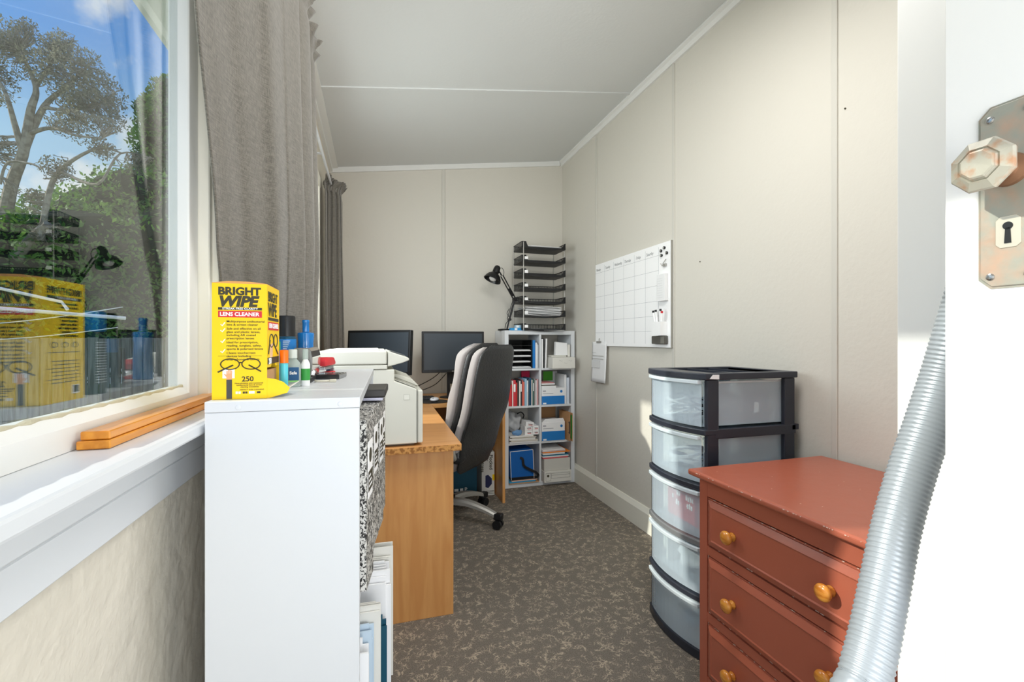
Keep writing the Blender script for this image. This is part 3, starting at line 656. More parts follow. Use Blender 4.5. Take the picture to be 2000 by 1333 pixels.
# white tube and aerosol can behind the box
def on_top(x, y): return (x, y, BT+.0003)
t = thing('white_bottle', 'slim white bottle behind the yellow box, visible in the window reflection', 'bottle', on_top(-.228, .943))
MB().lathe([(.0085, 0), (.009, .002), (.009, .11), (.0065, .118), (.0065, .122)]).build('body', m_whitep, t, smooth=True); MB().cyl((0, 0, .1222), (0, 0, .140), .0085).build('cap', m_whitep, t, smooth=True)
t = thing('blue_can', 'blue and dark green can with a bright blue cap, visible in the window reflection', 'can', on_top(-.221, .992))
MB().lathe([(.0215, 0), (.0225, .002), (.0225, .108), (.0215, .110)], seg=32).build('body', mat('dark_green_can', (18, 62, 66), .3), t, smooth=True)
MB().lathe([(.0222, .1103), (.0228, .113), (.0228, .142), (.021, .146), (0, .1462)], seg=32).build('cap', mat('cap_blue', (10, 140, 214), .3), t, smooth=True)
c = MB()
for q in range(16): c.prism([(-.0229*cos(a_), .0229*sin(a_)) for a_ in [-.7+.12*j for j in range(13)]]+[(-.0226*cos(a_), .0226*sin(a_)) for a_ in [.74-.12*j for j in range(13)]], .020+.0047*q, .0212+.0047*q, 'z')
c.build('printed_lines', m_whitep, t)
t = thing('aerosol_can', 'teal aerosol can with a tall black cap behind the yellow box', 'aerosol can', on_top(-.186, 1.118))
MB().lathe([(.0185, 0), (.0195, .002), (.0195, .098), (.0175, .103)], seg=32).build('body', mat('teal_can', (26, 78, 104), .3, metal=.3), t, smooth=True)
MB().lathe([(.0178, .1033), (.0178, .145), (.0165, .149), (0, .1495)], seg=32).build('cap', m_black, t, smooth=True)
MB().lathe([(.01965, .070), (.01965, .097)], seg=32).build('blue_band', m_blue, t, smooth=True)
c = MB()
for q in range(5): c.box(-.004, .010-.0016*q, -.0206, -.0186+.0004*q, .092-.0042*q, .0936-.0042*q)
c.build('printed_lines', m_whitep, t)
# blue squeeze bottle
t = thing('blue_bottle', 'blue squeeze bottle with a narrow neck standing before the curtain', 'bottle', on_top(-.172, 1.31))
m_bb = mat('blue_gloss', (12, 120, 196), .18, coat=.5)
MB().lathe([(.018, 0), (.021, .003), (.0205, .05), (.0185, .085), (.0205, .110), (.0195, .114), (.0095, .116)], T=M.Diagonal((1, .8, 1, 1))).build('body', m_bb, t, smooth=True)
MB().lathe([(.0085, .1165), (.0085, .14), (.0095, .142), (.0085, .148), (0, .1485)]).build('nozzle', m_bb, t, smooth=True)
# glue with orange cap
t = thing('glue_tube', 'cyan glue tube with an orange cap between box and sanitiser', 'glue', on_top(-.157, .918))
MB().lathe([(.0060, 0), (.0066, .002), (.0066, .050), (.006, .053)], T=M.Diagonal((1, .8, 1, 1))).build('body', mat('cyan_plastic', (90, 208, 226), .3), t, smooth=True)
MB().lathe([(.0072, .0533), (.0072, .075), (.0062, .077), (0, .0773)], seg=20).build('cap', m_orange, t, smooth=True)
t = thing('green_marker', 'green and blue topped pen behind the orange capped glue', 'pen', on_top(-.173, .950)); MB().cyl((0, 0, 0), (0, 0, .075), .004).build('barrel', m_blue, t, smooth=True); MB().cyl((0, 0, .0753), (0, 0, .092), .0042).build('cap', m_green, t, smooth=True)
# hand sanitiser
p = top(576, 757)
t = thing('sanitiser_bottle', 'small clear hand sanitiser bottle with a blue label', 'bottle', (p.x-.006, p.y+.012, BT+.0003))
m_clr = clear_mat('clear_pet', (216, 226, 222), .45, .08)
MB().lathe([(.0135, 0), (.0155, .003), (.0155, .042), (.0145, .048), (.008, .056), (.0075, .058)], T=M.Diagonal((1, .7, 1, 1))).build('body', m_clr, t, smooth=True)
MB().lathe([(.0085, .0583), (.0085, .0745), (.0075, .076), (0, .0762)]).build('flip_cap', mat('pale_cap', (206, 212, 206), .25), t, smooth=True)
MB().box(-.006, .0132, -.0118, -.0112, .014, .040, .0002, 1).build('label_panel', mat('navy_label', (40, 92, 140), .4), t)
MB().box(-.006, .0132, -.0120, -.0112, .0105, .0135).build('green_stripe', mat('lime_print', (140, 214, 120), .5), t)
text_mesh([('Safe', 0, 0, .0085, 1, 0, .03)], 'lettering', m_whitep, t, (-.004, -.0122, .026), FR)
p = top(598, 756)
t = thing('spray_bottle', 'white pocket spray bottle with a green label', 'bottle', (p.x-.004, p.y+.02, BT+.0003))
MB().lathe([(.0082, 0), (.0088, .002), (.0088, .045), (.0045, .055)]).build('body', m_whitep, t, smooth=True); MB().lathe([(.0056, .0553), (.0056, .074), (.0048, .076), (0, .0762)]).build('cap', m_clr, t, smooth=True)
MB().lathe([(.0090, .012), (.0090, .036)]).build('label_band', m_green, t, smooth=True)
# brown smoked card file
t = thing('card_file', 'brown smoked plastic card file with rounded shiny cover', 'card file', (-.1645, 1.075, BT+.0003)); t.scale = (.62, 1, 1)
MB().box(.005, .052, .006, .175, 0, .012, .003).build('base', m_black, t)
pr = [(.0, .0122), (.050, .0122), (.056, .03), (.057, .055), (.052, .072), (.044, .078), (0, .078)]
MB().prism(pr, .010, .172, 'y', .002).build('cover', mat('smoked_plastic', (120, 96, 70), .12, coat=1), t)
MB().prism([(x+.001, z) for x, z in pr], .0, .0095, 'y', .001).build('end_panel', mat('silver_end', (150, 150, 150), .25, metal=.7), t)
MB().prism([(.044, .016), (.056, .014), (.060, .022), (.052, .030)], .05, .075, 'y').build('latch', m_chrome, t)
# black device, stapler and cable
p = top(641, 742)
t = thing('hard_drive', 'black glossy portable drive lying under the red stapler', 'hard drive', (p.x-.01, p.y+.005, BT+.0003), R(-8))
MB().box(-.028, .035, 0, .09, 0, .011, .002).build('case', mat('gloss_black', (40, 40, 42), .12, coat=.5), t); MB().box(-.022, .029, .006, .084, .0111, .0115).build('glossy_inlay', mat('gloss_black2', (60, 60, 64), .05), t)
t = thing('stapler', 'red stapler standing at the back of the bookcase top', 'stapler', (p.x-.022, p.y+.19, BT+.0003), R(80))
MB().box(-.05, .05, -.012, .012, 0, .006, .002).build('base', m_red, t); MB().box(-.045, .045, -.008, .008, .014, .022, .001).build('magazine', m_chrome, t)
MB().prism([(-.052, .024), (.050, .024), (.050, .034), (.035, .046), (-.03, .048), (-.052, .040)], -.013, .013, 'y', .004).build('handle', m_red, t, smooth=True)
MB().box(.035, .045, -.01, .01, .006, .014).build('hinge', m_chrome, t)
p = top(633, 747)
t = thing('usb_cable', 'short white cable with plug beside the black drive', 'cable', (p.x, p.y, BT+.0035))
MB().tube(smooth_path([(-.02, .01, 0), (-.015, -.006, 0), (.0, -.009, 0), (.012, -.004, 0)]), .0022, 8).build('cord', mat('ivory_plastic', (226, 220, 200), .4), t, smooth=True); MB().box(.012, .026, -.008, .001, -.003, .003, .001).build('plug', MT['ivory_plastic'], t)

# ================================================================ desk (L-shaped) against window wall and back wall
DZ = .734
dk = thing('desk', 'L-shaped beech laminate desk with chipboard edge under the printer and monitors', 'desk', (0, 1.885, 0))
tp = [(-.298, 0), (.352, 0), (.372, 1.22), (.905, 1.235), (.905, 1.835), (-.298, 1.835)]
MB().prism(tp, DZ-.028, DZ, 'z', .0015).build('desktop', m_beecht, dk)
MB().box(-.297, .351, -.0016, -.0004, DZ-.0265, DZ-.0015).build('chipboard_edge', m_chipb, dk)
MB().box(-.285, .325, .045, .063, 0, DZ-.0285, .001, 1).build('end_panel', m_beech, dk)
MB().box(.880, .900, 1.245, 1.825, 0, DZ-.0285, .001, 1).build('end_panel', m_beech, dk)
MB().box(-.285, -.267, .064, 1.80, .35, DZ-.0285).build('modesty_panel', m_beech, dk)
MB().box(-.26, .878, 1.80, 1.818, .35, DZ-.0285).build('modesty_panel', m_beech, dk)
# ---------------------------------------------------------------- multifunction printer
pr_ = thing('printer', 'large off-white multifunction printer with scanner lid on the near end of the desk', 'printer', (0, 1.902, DZ+.0006))
def PZ(z): return z-DZ
def pbox(n, m, *a, bev=.004, par=None): return MB().box(*a, bev).build(n, m, par or pr_)
c = MB(); c.prism([(-.205, .010), (.170, .010), (.170, .232), (.080, .268), (.080, .315), (-.205, .315)], 0, .50, 'y', .004); body = c.build('body', m_printer, pr_)
c = MB(); c.box(.1715, .194, .003, .50, .010, .228, .006, 3); c.prism([(.083, .272), (.172, .236), (.176, .231), (.192, .231), (.160, .262), (.10, .285), (.083, .285)], .16, .495, 'y', .003); c.build('front_cover', m_printer, pr_)
MB().prism([(.0815, .271), (.172, .2335), (.172, .2355), (.0815, .273)], .02, .155, 'y').build('output_tray', mat('tray_grey', (188, 188, 178), .5), pr_)
for y in (.03, .40):
    MB().box(-.19, .16, y, y+.05, 0, .0098, .001, 1).build('foot', m_printer2, pr_)
MB().box(-.208, .052, -.004, .47, .3165, .334, .003).build('scanner_bed', m_printer, pr_)
lid = MB().box(-.208, .050, -.006, .47, .3355, .391, .006, 3).build('scanner_lid', m_printer, pr_)
MB().box(-.17, .02, .05, .43, .3912, .3955, .001, 1).build('document_feeder', mat('feeder_white', (232, 232, 226), .5), pr_)
MB().prism([(.0535, .388), (.0585, .388), (.137, .361), (.139, .352), (.115, .342), (.0535, .326)], 0, .44, 'y', .003).build('control_panel', m_printer, pr_)
MB().prism([(.068, .3866), (.130, .3655), (.1303, .3670), (.0683, .3881)], .10, .34, 'y').build('display', m_blackm2, pr_)
MB().box(.117, .139, -.0012, 0, .190, .211).build('button_plate', mat('printer_light', (226, 226, 216), .5), pr_)
c = MB(); c.box(.1165, .1395, -.0006, 0, .1895, .2115); c.build('seam', m_printer2, pr_)
MB().box(.1690, .1712, -.0008, .01, .012, .228).build('seam', m_printer2, pr_)
# ---------------------------------------------------------------- monitors
def monitor(label, loc, rz, w_, h_, zb, tilt=0):
    t = thing('monitor', label, 'monitor', (loc[0], loc[1], DZ+.0006), rz)
    T = M.Translation((0, 0, zb+h_/2)) @ M.Rotation(tilt, 4, 'X')
    MB().box(-w_/2, w_/2, -.012, .02, -h_/2, h_/2, .004, T=T).build('housing', m_black, t)
    MB().box(-w_/2+.016, w_/2-.016, -.0130, -.0121, -h_/2+.022, h_/2-.016, T=T).build('screen', m_blackm2, t)
    MB().box(-w_/2+.08, w_/2-.08, .0203, .045, -h_/2+.06, h_/2-.06, .01, T=T).build('rear_cover', m_black, t)
    c = MB(); c.box(-.04, -.017, .048, .062, .008, zb+h_*.5, .002); c.box(.017, .04, .048, .062, .008, zb+h_*.5, .002); c.box(-.017, .017, .048, .062, .10, zb+h_*.5, .002); c.box(-.017, .017, .048, .062, .008, .05, .002); c.build('stand_neck', m_black, t)
    MB().lathe([(.10, 0), (.10, .005), (.03, .008)], (0, .04, 0), T=M.Diagonal((1, .8, 1, 1))).build('stand_base', m_black, t, smooth=True)
    return t
mo = monitor('black monitor on the left, turned towards the window behind the printer', (.032, 3.235), -R(39.8), .530, .300, .200, R(-3))
mo2 = monitor('black monitor on the right with a blank screen before the back wall', (.572, 3.40), 0, .468, .308, .190)
text_mesh([('DELL', 0, 0, .010, 1.1, 0, .03)], 'lettering', m_silver, mo2, (-.012, -.0136, .197), FR)
# keyboard, mouse mat, mouse, bits
t = thing('mouse_mat', 'black mouse mat on the desk left of the chair', 'mouse mat', (.42, 2.98, DZ+.0003), R(-12)); MB().prism([(.11*cos(a)*(1 if sin(a) > 0 else 1.05), .10*sin(a)) for a in [2*pi*i/28 for i in range(28)]], 0, .004, 'z').build('pad', m_black, t)
t.location = (.395, 3.22, DZ+.0003)
t = thing('mouse', 'white computer mouse on the black mat', 'mouse', (.405, 3.20, DZ+.0046), R(70))
MB().ball((0, 0, .0), .03, (1.75, 1, 1.0), 3, T=M.Translation((0, 0, .0155)) @ M.Diagonal((1, 1, .5, 1))).build('shell', mat('mouse_white', (232, 234, 238), .3), t, smooth=True); MB().box(-.045, -.02, -.002, .002, .024, .030, .001, 1).build('wheel', m_silver, t)
t = thing('keyboard', 'black computer keyboard on the desk before the monitors', 'keyboard', (.30, 3.38, DZ+.0005), R(-15)); MB().box(-.12, .12, -.06, .06, 0, .016, .004).build('tray', m_black, t)
kk = MB()
for i in range(11):
    for j in range(5): kk.box(-.113+i*.0206, -.113+i*.0206+.017, -.053+j*.0214, -.053+j*.0214+.017, .016, .021)
kk.build('keys', mat('key_black', (46, 47, 50), .5), t)
t = thing('desk_phone', 'small silver and black gadget lying among cables on the desk', 'phone', (.245, 2.99, DZ+.0005), R(30)); MB().box(-.05, .05, -.025, .025, 0, .02, .006).build('case', m_silver, t); MB().box(-.02, .03, -.015, .015, .0201, .0215).build('screen', m_black, t)
t = thing('glasses_case', 'dark glasses case lying on the desk left of the mouse', 'case', (.235, 2.82, DZ+.0005), R(60)); MB().ball((0, 0, .018), .035, (1.6, .8, .5), 3).build('shell', m_black, t, smooth=True)
t = thing('monitor_cable', 'black cables hanging behind the right monitor', 'cable', (.35, 3.60, DZ))
c = MB(); c.tube(smooth_path([(-.16, -.06, .005), (-.06, .04, .05), (.10, .05, .13), (.19, .0, .22)]), .0035, 6); c.tube(smooth_path([(-.13, -.1, .005), (0, .05, .03), (.12, .05, .08), (.20, .0, .17)]), .003, 6); c.build('cord', m_black, t, smooth=True)
t = thing('pen_pot', 'clear pot of colourful pens behind the chair back on the desk', 'pen pot', (.70, 3.56, DZ+.0005)); MB().cyl((0, 0, 0), (0, 0, .09), .035).build('pot', mat('pot_blue', (30, 70, 110), .3), t, smooth=True)
c = MB()
for i in range(7): a = i*.9; c.cyl((.018*cos(a), .018*sin(a), .09), (.03*cos(a), .03*sin(a), .135+.01*sin(i*3)), .004)
c.build('pens', m_blue, t)

# ================================================================ office chair
CH = V((.455, 2.93, 0)); CR = math.atan2(.77, .64)      # chair local +y = facing direction, x = right
fa = math.atan2(.64, -.77)-pi/2
ch = thing('office_chair', 'high-backed black leather office chair with grey mesh sides at the desk', 'office chair', tuple(CH), fa)
# star base
for i in range(5):
    a = -fa+R(-36.5)+i*2*pi/5
    d = V((cos(a), sin(a), 0)); n_ = V((-sin(a), cos(a), 0))
    P = [d*.03+V((0, 0, .135)), d*.14+V((0, 0, .135)), d*.25+V((0, 0, .112)), d*.345+V((0, 0, .078))]
    P = smooth_path(P, 5); c = MB(); ring = []
    for j, p in enumerate(P):
        t_ = j/(len(P)-1); w_ = .034-.014*t_; h_ = .020-.007*t_
        ring.append([c.b.verts.new(p+n_*w_*x+V((0, 0, h_*z))) for x, z in ((-1, -.8), (1, -.8), (1, .3), (.6, 1), (-.6, 1), (-1, .3))])
    for j in range(len(ring)-1):
        for q in range(6): c.b.faces.new((ring[j][q], ring[j][(q+1) % 6], ring[j+1][(q+1) % 6], ring[j+1][q]))
    c.b.faces.new(ring[0][::-1]); c.b.faces.new(ring[-1])
    leg = c.build('base_arm', m_silver, ch, smooth=True)
    e_ = d*.350
    MB().box(-.026, .03, -.022, .022, .055, .094, .008, T=M.Translation((e_.x, e_.y, 0)) @ M.Rotation(a, 4, 'Z')).build('arm_cap', m_black, leg)
    c = MB()
    for s_ in (-1, 1):
        c.cyl(e_+n_*s_*.008+V((0, 0, .0285)), e_+n_*s_*.028+V((0, 0, .0285)), .028, seg=24)
    c.cyl(e_-n_*.03+V((0, 0, .0285)), e_+n_*.03+V((0, 0, .0285)), .008); c.cyl(e_+V((0, 0, .035)), e_+V((0, 0, .07)), .007)
    c.build('caster', m_black, leg, smooth=True)
MB().lathe([(.05, .10), (.055, .11), (.05, .165), (.032, .17), (.030, .30), (.018, .302), (.018, .41)]).build('gas_lift', m_black, ch, smooth=True)
MB().box(-.10, .10, -.12, .12, .405, .435, .01).build('tilt_mechanism', m_black, ch)
c = MB(); c.tube([(.08, .05, .41), (.24, .05, .395)], .006); c.ball((.26, .05, .393), .02, (1.5, .8, .6), 2); c.build('tilt_lever', m_black, ch, smooth=True)
c = MB()
st = MB().box(-.25, .25, -.24, .25, .437, .53, .045, 4).build('seat', m_leather, ch, smooth=True)
# back: side profile in (y, z): extruded leather shell, cushion ribs, mesh side bands
def backy(z): # centre line y of the rear surface: s-curve, leaning back at the top
    t = max(0.0, (z-.40)/.75)
    return -.208-.185*t**1.1-.050*sin(pi*min(1, t*1.0))*(1-t)*1.4+.06*math.exp(-((t-.27)/.14)**2)*.35
def halfw(z):
    t = (z-.38)/.77
    return .212+.060*sin(pi*max(0, min(1, t*.95)))**.8*(1-.15*t) - (.10*max(0, (t-.90)/.10)**2)
def slab(name, m, y_off0, y_off1, z0, z1, wf, edge=.022, nz=46, nx=26, bow=.02, ribs=None):
    """pillow shaped slab following the back curve"""
    c = MB()
    def sect(t, s):
        z = z0+(z1-z0)*t
        en = max(0.0, 1-((abs(t-.5)*2))**14)**.5
        hw = wf(z)*(.90+.10*en)
        a = s*2*pi; ca = cos(a); sa = sin(a)
        e_ = .22
        x = hw*math.copysign(abs(ca)**e_, ca); q = math.copysign(abs(sa)**.55, sa)
        th = (y_off1-y_off0)/2*(.25+.75*en)
        if ribs: th *= 1+ribs(t, x)*(1 if q > 0 else 0)
        y = backy(z)+(y_off0+y_off1)/2+th*q+bow*((x/.27)**2)
        return V((x, y, z))
    g = [[c.b.verts.new(sect(j/nz, i/nx)) for i in range(nx)] for j in range(nz+1)]
    for j in range(nz):
        for i in range(nx): c.b.faces.new((g[j][i], g[j][(i+1) % nx], g[j+1][(i+1) % nx], g[j+1][i]))
    c.b.faces.new(g[0][::-1]); c.b.faces.new(g[-1])
    bmesh.ops.recalc_face_normals(c.b, faces=c.b.faces)
    return c.build(name, m, ch, smooth='all')
slab('back_shell', m_leather, -.012, .012, .375, 1.140, halfw, nx=48)
slab('mesh_band', m_mesh, .013, .072, .385, 1.125, lambda z: halfw(z)-.004, nx=48)
slab('leather_cushion', m_leather, .073, .108, .42, 1.150, lambda z: halfw(z)-.010, nx=48)
slab('mesh_cushion', m_mesh, .109, .172, .46, 1.147, lambda z: (halfw(z)-.012), nx=48, ribs=lambda t, x: .35*sin(t*pi*5))
c = MB(); c.tube([(halfw(z)*.97, backy(z)-.008+.02, z) for z in [.39+.74*i/40 for i in range(41)]], .0035, 6); c.tube([(-halfw(z)*.97, backy(z)-.008+.02, z) for z in [.39+.74*i/40 for i in range(41)]], .0035, 6); c.build('piping', m_black, ch, smooth=True)
for s_ in (-1, 1):
    MB().tube(smooth_path([(s_*.22, -.18, .47), (s_*.27, -.20, .50), (s_*.285, -.18, .60), (s_*.285, -.05, .66), (s_*.28, .12, .66), (s_*.27, .14, .56), (s_*.23, .10, .47)], 6), .016, 10).build('armrest', m_silver if s_ < 0 else m_silver, ch, smooth=True)

# ================================================================ things under the desk
t = thing('archive_carton', 'dark teal carton with white symbols standing under the desk', 'box', (.50, 3.34, .0005))
MB().box(0, .24, 0, .28, 0, .26, .002).build('carton', m_teal, t)
c = MB(); c.box(.07, .10, -.0012, 0, .045, .065, .0003, 1); c.box(.112, .135, -.0012, 0, .045, .065); c.box(.01, .22, -.0012, 0, .030, .033); c.build('emblem', m_whitep, t)
text_mesh([('P', 0, 0, .04, 1, 0, .02)], 'lettering', m_whitep, t, (.145, -.001, .042), FR)
tag(MB().box(.56, .73, 3.36, 3.55, .2615, .315, .004).build('orange_folder_box', m_orange), 'orange box lying on the teal carton under the desk', 'box')
tag(MB().box(.53, .77, 3.36, 3.58, .316, .40, .004).build('dark_green_box', mat('dark_green', (28, 66, 40), .6)), 'dark green box on the orange box under the desk', 'box')
t = thing('air_mattress_box', 'upright white air mattress box with sideways lettering under the desk', 'box', (.772, 3.32, .0005))
MB().box(0, .098, 0, .26, 0, .325, .002).build('carton', m_card, t)
text_mesh([('Flocked', 0, 0, .036, 1.0, 0, .02), ('Air', 0, -.032, .036, 1, 0, .02), ('Mattress', 0, -.064, .036, 1, 0, .02)], 'lettering', m_dk, t, (.060, -.0006, .305), (R(90), R(90), 0))
MB().prism([(.028, .065), (.05, .055), (.078, .085), (.078, .125), (.05, .155), (.028, .15)], -.001, 0, 'y').build('mattress_print', mat('navy_print', (40, 44, 84), .6), t)
MB().box(.082, .098, -.001, 0, .11, .155).build('yellow_mark', m_yellow, t)
c = MB()
for z in (.012, .022, .032): c.box(.004, .094, -.001, 0, z, z+.003)
c.build('stripe', m_dk, t)

# ================================================================ white cube bookshelf in the far corner
SX, SY = .982, 3.430; SW, SD, SH = .598, .29, 1.243
sh = thing('cube_shelf', 'tall white cube bookshelf full of books and boxes in the far corner', 'bookshelf', (SX, SY, 0))
MB().box(0, .032, 0, SD, 0, SH, .001, 1).build('side_panel', m_white, sh); MB().box(SW-.032, SW, 0, SD, 0, SH, .001, 1).build('side_panel', m_white, sh)
MB().box(.0322, SW-.0322, 0, SD, SH-.032, SH, .001, 1).build('top_panel', m_white, sh); MB().box(.0322, SW-.0322, 0, SD, 0, .032, .001, 1).build('bottom_panel', m_white, sh)
CX = .2905
MB().box(CX, CX+.016, .002, SD, .0322, SH-.0322, .001, 1).build('divider', m_white, sh)
RZ = [.032, .352, .644, .941]
for z in RZ[1:]:
    MB().box(.0322, CX-.0002, .002, SD, z-.016, z, .001, 1).build('shelf', m_white, sh); MB().box(CX+.0162, SW-.0322, .002, SD, z-.016, z, .001, 1).build('shelf', m_white, sh)
def S_(x, y, z): return (SX+x, SY+y, z+.0004)
LC = .0325; RC = CX+.0165; RE = SW-.0325
# row 1 left: black letter sorter with papers
t = thing('letter_sorter', 'black five-tier letter sorter holding papers in the top left cube', 'letter sorter', S_(LC+.003, .012, RZ[3]))
c = MB(); c.box(0, .004, 0, .25, 0, .225); c.box(.192, .196, 0, .25, 0, .225); c.box(0.004, .192, .246, .25, 0, .225); c.box(.0, .196, 0, .25, .2252, .229); c.build('frame', m_black, t)
for i, z in enumerate((.0, .045, .09, .135, .18)): MB().box(.0042, .1918, 0, .2458, z, z+.003).build('tier', m_black, t)
for i, z in enumerate((.0035, .0485, .0935, .1385)):
    c = MB()
    for q in range(4): c.box(.012+random.uniform(0, .006), .185+random.uniform(-.008, .004), -.004+random.uniform(0, .004), .23, z+q*.003, z+q*.003+.0022)
    tag(c.build('paper_stack', m_paper), ['lowest', 'second lowest', 'middle', 'second highest'][i]+' sheaf of papers in the black letter sorter', 'papers', 'papers in the letter sorter').location = t.location
# binders
def book(x, y, z, w_, d_, h_, m, lab, name='book', cat='book', lean=0, page=True, group='books and folders in the cube shelf', band=None):
    t = thing(name, lab, cat, S_(x, y, z), 0, group, rot=(0, lean, 0))
    c = MB(); c.box(0, .0018, 0, d_, 0, h_); c.box(w_-.0018, w_, 0, d_, 0, h_); c.box(.0018, w_-.0018, 0, .0018, 0, h_); c.build('cover', m, t)
    if page and w_ > .005: MB().box(.0019, w_-.0019, .0019, d_-.002, .002, h_-.003).build('pages', m_paper, t)
    if band: MB().box(.002, w_-.002, -.0004, 0, h_*.55, h_*.85).build('spine_print', band, t)
    return t
book(LC+.204, .01, RZ[3], .020, .23, .225, m_blue, 'blue binder beside the black letter sorter', 'binder', 'binder')
book(LC+.226, .0, RZ[3], .012, .2, .205, m_paper, 'white slim folder between blue binder and shelf divider', 'folder', 'folder')
book(LC+.240, .005, RZ[3], .010, .21, .19, mat('pale_grey', (206, 210, 214), .6), 'pale grey folder against the divider in the top left cube', 'folder', 'folder')
# row 1 right
book(RC+.002, .0, RZ[3], .012, .22, .235, m_paper, 'white folder standing at the divider in the top right cube', 'folder', 'folder')
book(RC+.016, .0, RZ[3], .010, .22, .24, m_black, 'thin black folder in the top right cube', 'folder', 'folder')
book(RC+.030, .0, RZ[3], .012, .22, .238, m_paper, 'white folder leaning in the top right cube', 'folder', 'folder', lean=R(2))
t = thing('shoe_box', 'low white cardboard box with faint scribbles in the top right cube', 'box', S_(RC+.062, -.085, RZ[3]), 0)
MB().box(0, .194, 0, .23, 0, .088, .001, 1).build('carton', m_card, t); 
c = MB(); random.seed(5)
for i in range(3): c.tube(smooth_path([(.05+i*.04+random.uniform(0, .01), -.0003, .06-.02*(i % 2)+random.uniform(-.005, .005)), (.065+i*.04, -.0003, .064-.02*(i % 2)), (.075+i*.04, -.0003, .058-.02*(i % 2)), (.085+i*.04, -.0003, .063-.02*(i % 2))], 3), .0006, 4)
c.build('scribble', mat('pencil', (120, 120, 120), .8), t)
tag(MB().box(0, .13, 0, .15, 0, .014, .001, 1).build('booklet_stack', m_greyc, None, loc=S_(RC+.070, -.04, RZ[3]+.089)), 'flat grey booklets lying on the low white box', 'booklet')
tag(MB().prism([(0, 0), (.105, 0), (.100, .098), (.004, .108)], 0, .035, 'y').build('white_packet', m_paper, None, loc=S_(RC+.118, -.01, RZ[3]+.103), rot=(0, 0, 0)), 'white paper packet standing upright on the grey booklets', 'packet')
tag(MB().box(0, .022, 0, .16, 0, .10, .001, 1).build('cream_box', m_card, None, loc=S_(RC+.224, -.01, RZ[3]+.089)), 'cream box standing at the right above the low white box', 'box')
# row 2 left: books
random.seed(11)
bks = [(.016, .19, (214, 60, 60), 'bright red'), (.010, .17, (190, 40, 50), 'crimson'), (.010, .20, (240, 232, 226), 'off-white'), (.018, .205, (206, 54, 66), 'red patterned'), (.012, .185, (190, 44, 40), 'dark red'), (.014, .20, (60, 60, 62), 'black'), (.010, .198, (232, 228, 220), 'ivory'), (.012, .205, (44, 48, 54), 'charcoal'),
       (.009, .205, (196, 90, 80), 'dull red'), (.011, .19, (230, 120, 100), 'salmon'), (.016, .215, (150, 190, 214), 'pale blue'), (.012, .20, (222, 226, 228), 'white'), (.008, .21, (70, 84, 96), 'slate'), (.018, .218, (26, 78, 112), 'navy blue'), (.010, .205, (220, 214, 204), 'cream'), (.010, .21, (60, 100, 92), 'dark green'), (.014, .212, (150, 146, 146), 'grey'), (.009, .20, (240, 240, 240), 'bright white'), (.012, .208, (206, 160, 160), 'dusty pink')]
x = LC+.003; nms = []
for i, (w_, h_, c_, nm) in enumerate(bks):
    prev = ('beside the '+bks[i-1][3]+' one') if i else 'at the left panel'
    book(x, random.uniform(.0, .012), RZ[2], w_, .17, h_, mat('cover_'+nm.replace(' ', '_').replace('-', '_'), c_, .5), nm+' book standing in the second-row left cube, '+prev, band=(m_whitep if i % 4 == 3 else None)); x += w_+.0009
tag(MB().box(0, .072, 0, .010, 0, .262, .002).build('pink_folder', mat('hot_pink', (222, 40, 90), .5), None, loc=S_(LC+.170, .195, RZ[2])), 'hot pink folder standing behind the books', 'folder')
# paper ream boxes
def ream_box(x, y, z, lab, h=.135, open_=False):
    t = thing('toner_box', lab, 'box', S_(x, y, z), 0, 'blue and white cartons in the cube shelf')
    MB().box(0, .20, 0, .22, 0, h, .0012, 1).build('carton', m_paper, t); MB().box(.0005, .1995, -.0007, 0, .003, h*.52).build('blue_panel', m_blue, t)
    MB().cyl((.17, -.0009, h*.78), (.17, 0, h*.78), .011).build('emblem', m_blue, t)
    MB().box(.012, .04, -.0012, -.0007, .006, .018).build('sticker', m_whitep, t)
    c = MB(); c.box(.010, .036, -.0006, 0, h*.78, h*.86); c.box(.010, .10, -.0006, 0, h*.66, h*.69); c.build('printed_lines', mat('grey_ink', (170, 170, 176), .7), t)
    if open_: MB().prism([(0, h), (.20, h), (.185, h+.03), (.03, h+.028)], .002, .0035, 'y').build('flap', m_paper, t)
    return t
ream_box(RC+.002, .0, RZ[2], 'blue and white carton in the second-row right cube under booklets')
for i, (z, h, m_, lab) in enumerate([(.1355, .018, m_paper, 'thick white booklet lying on the blue and white carton'), (.154, .006, m_dk, 'thin dark booklet between two white ones'), (.1605, .012, m_paper, 'white booklet below the top of the pile on the carton'), (.173, .006, mat('rose_paper', (222, 150, 150), .6), 'rose pink booklet topping the pile on the carton')]):
    tag(MB().box(0, .125-.006*i, 0, .17, 0, h, .001, 1).build('booklet', m_, None, loc=S_(RC+.004, .004, RZ[2]+z), rot=(0, 0, R(random.uniform(-1, 1)))), lab, 'booklet')
t = thing('green_folder', 'upright white folder with green top at the right of the booklets', 'folder', S_(RC+.10, .226, RZ[2])); MB().box(0, .13, 0, .012, 0, .255).build('cover', m_paper, t); MB().box(0.0, .088, -.001, 0, .175, .254).build('green_panel', mat('lime_green', (80, 168, 40), .5), t)
book(RC+.204, .01, RZ[2], .018, .2, .24, m_paper, 'white ring binder right of the blue and white carton', 'binder', 'binder')
book(RC+.224, .005, RZ[2], .020, .21, .215, mat('ice_blue', (214, 222, 232), .6), 'ice blue binder at the right panel of the second row', 'binder', 'binder')
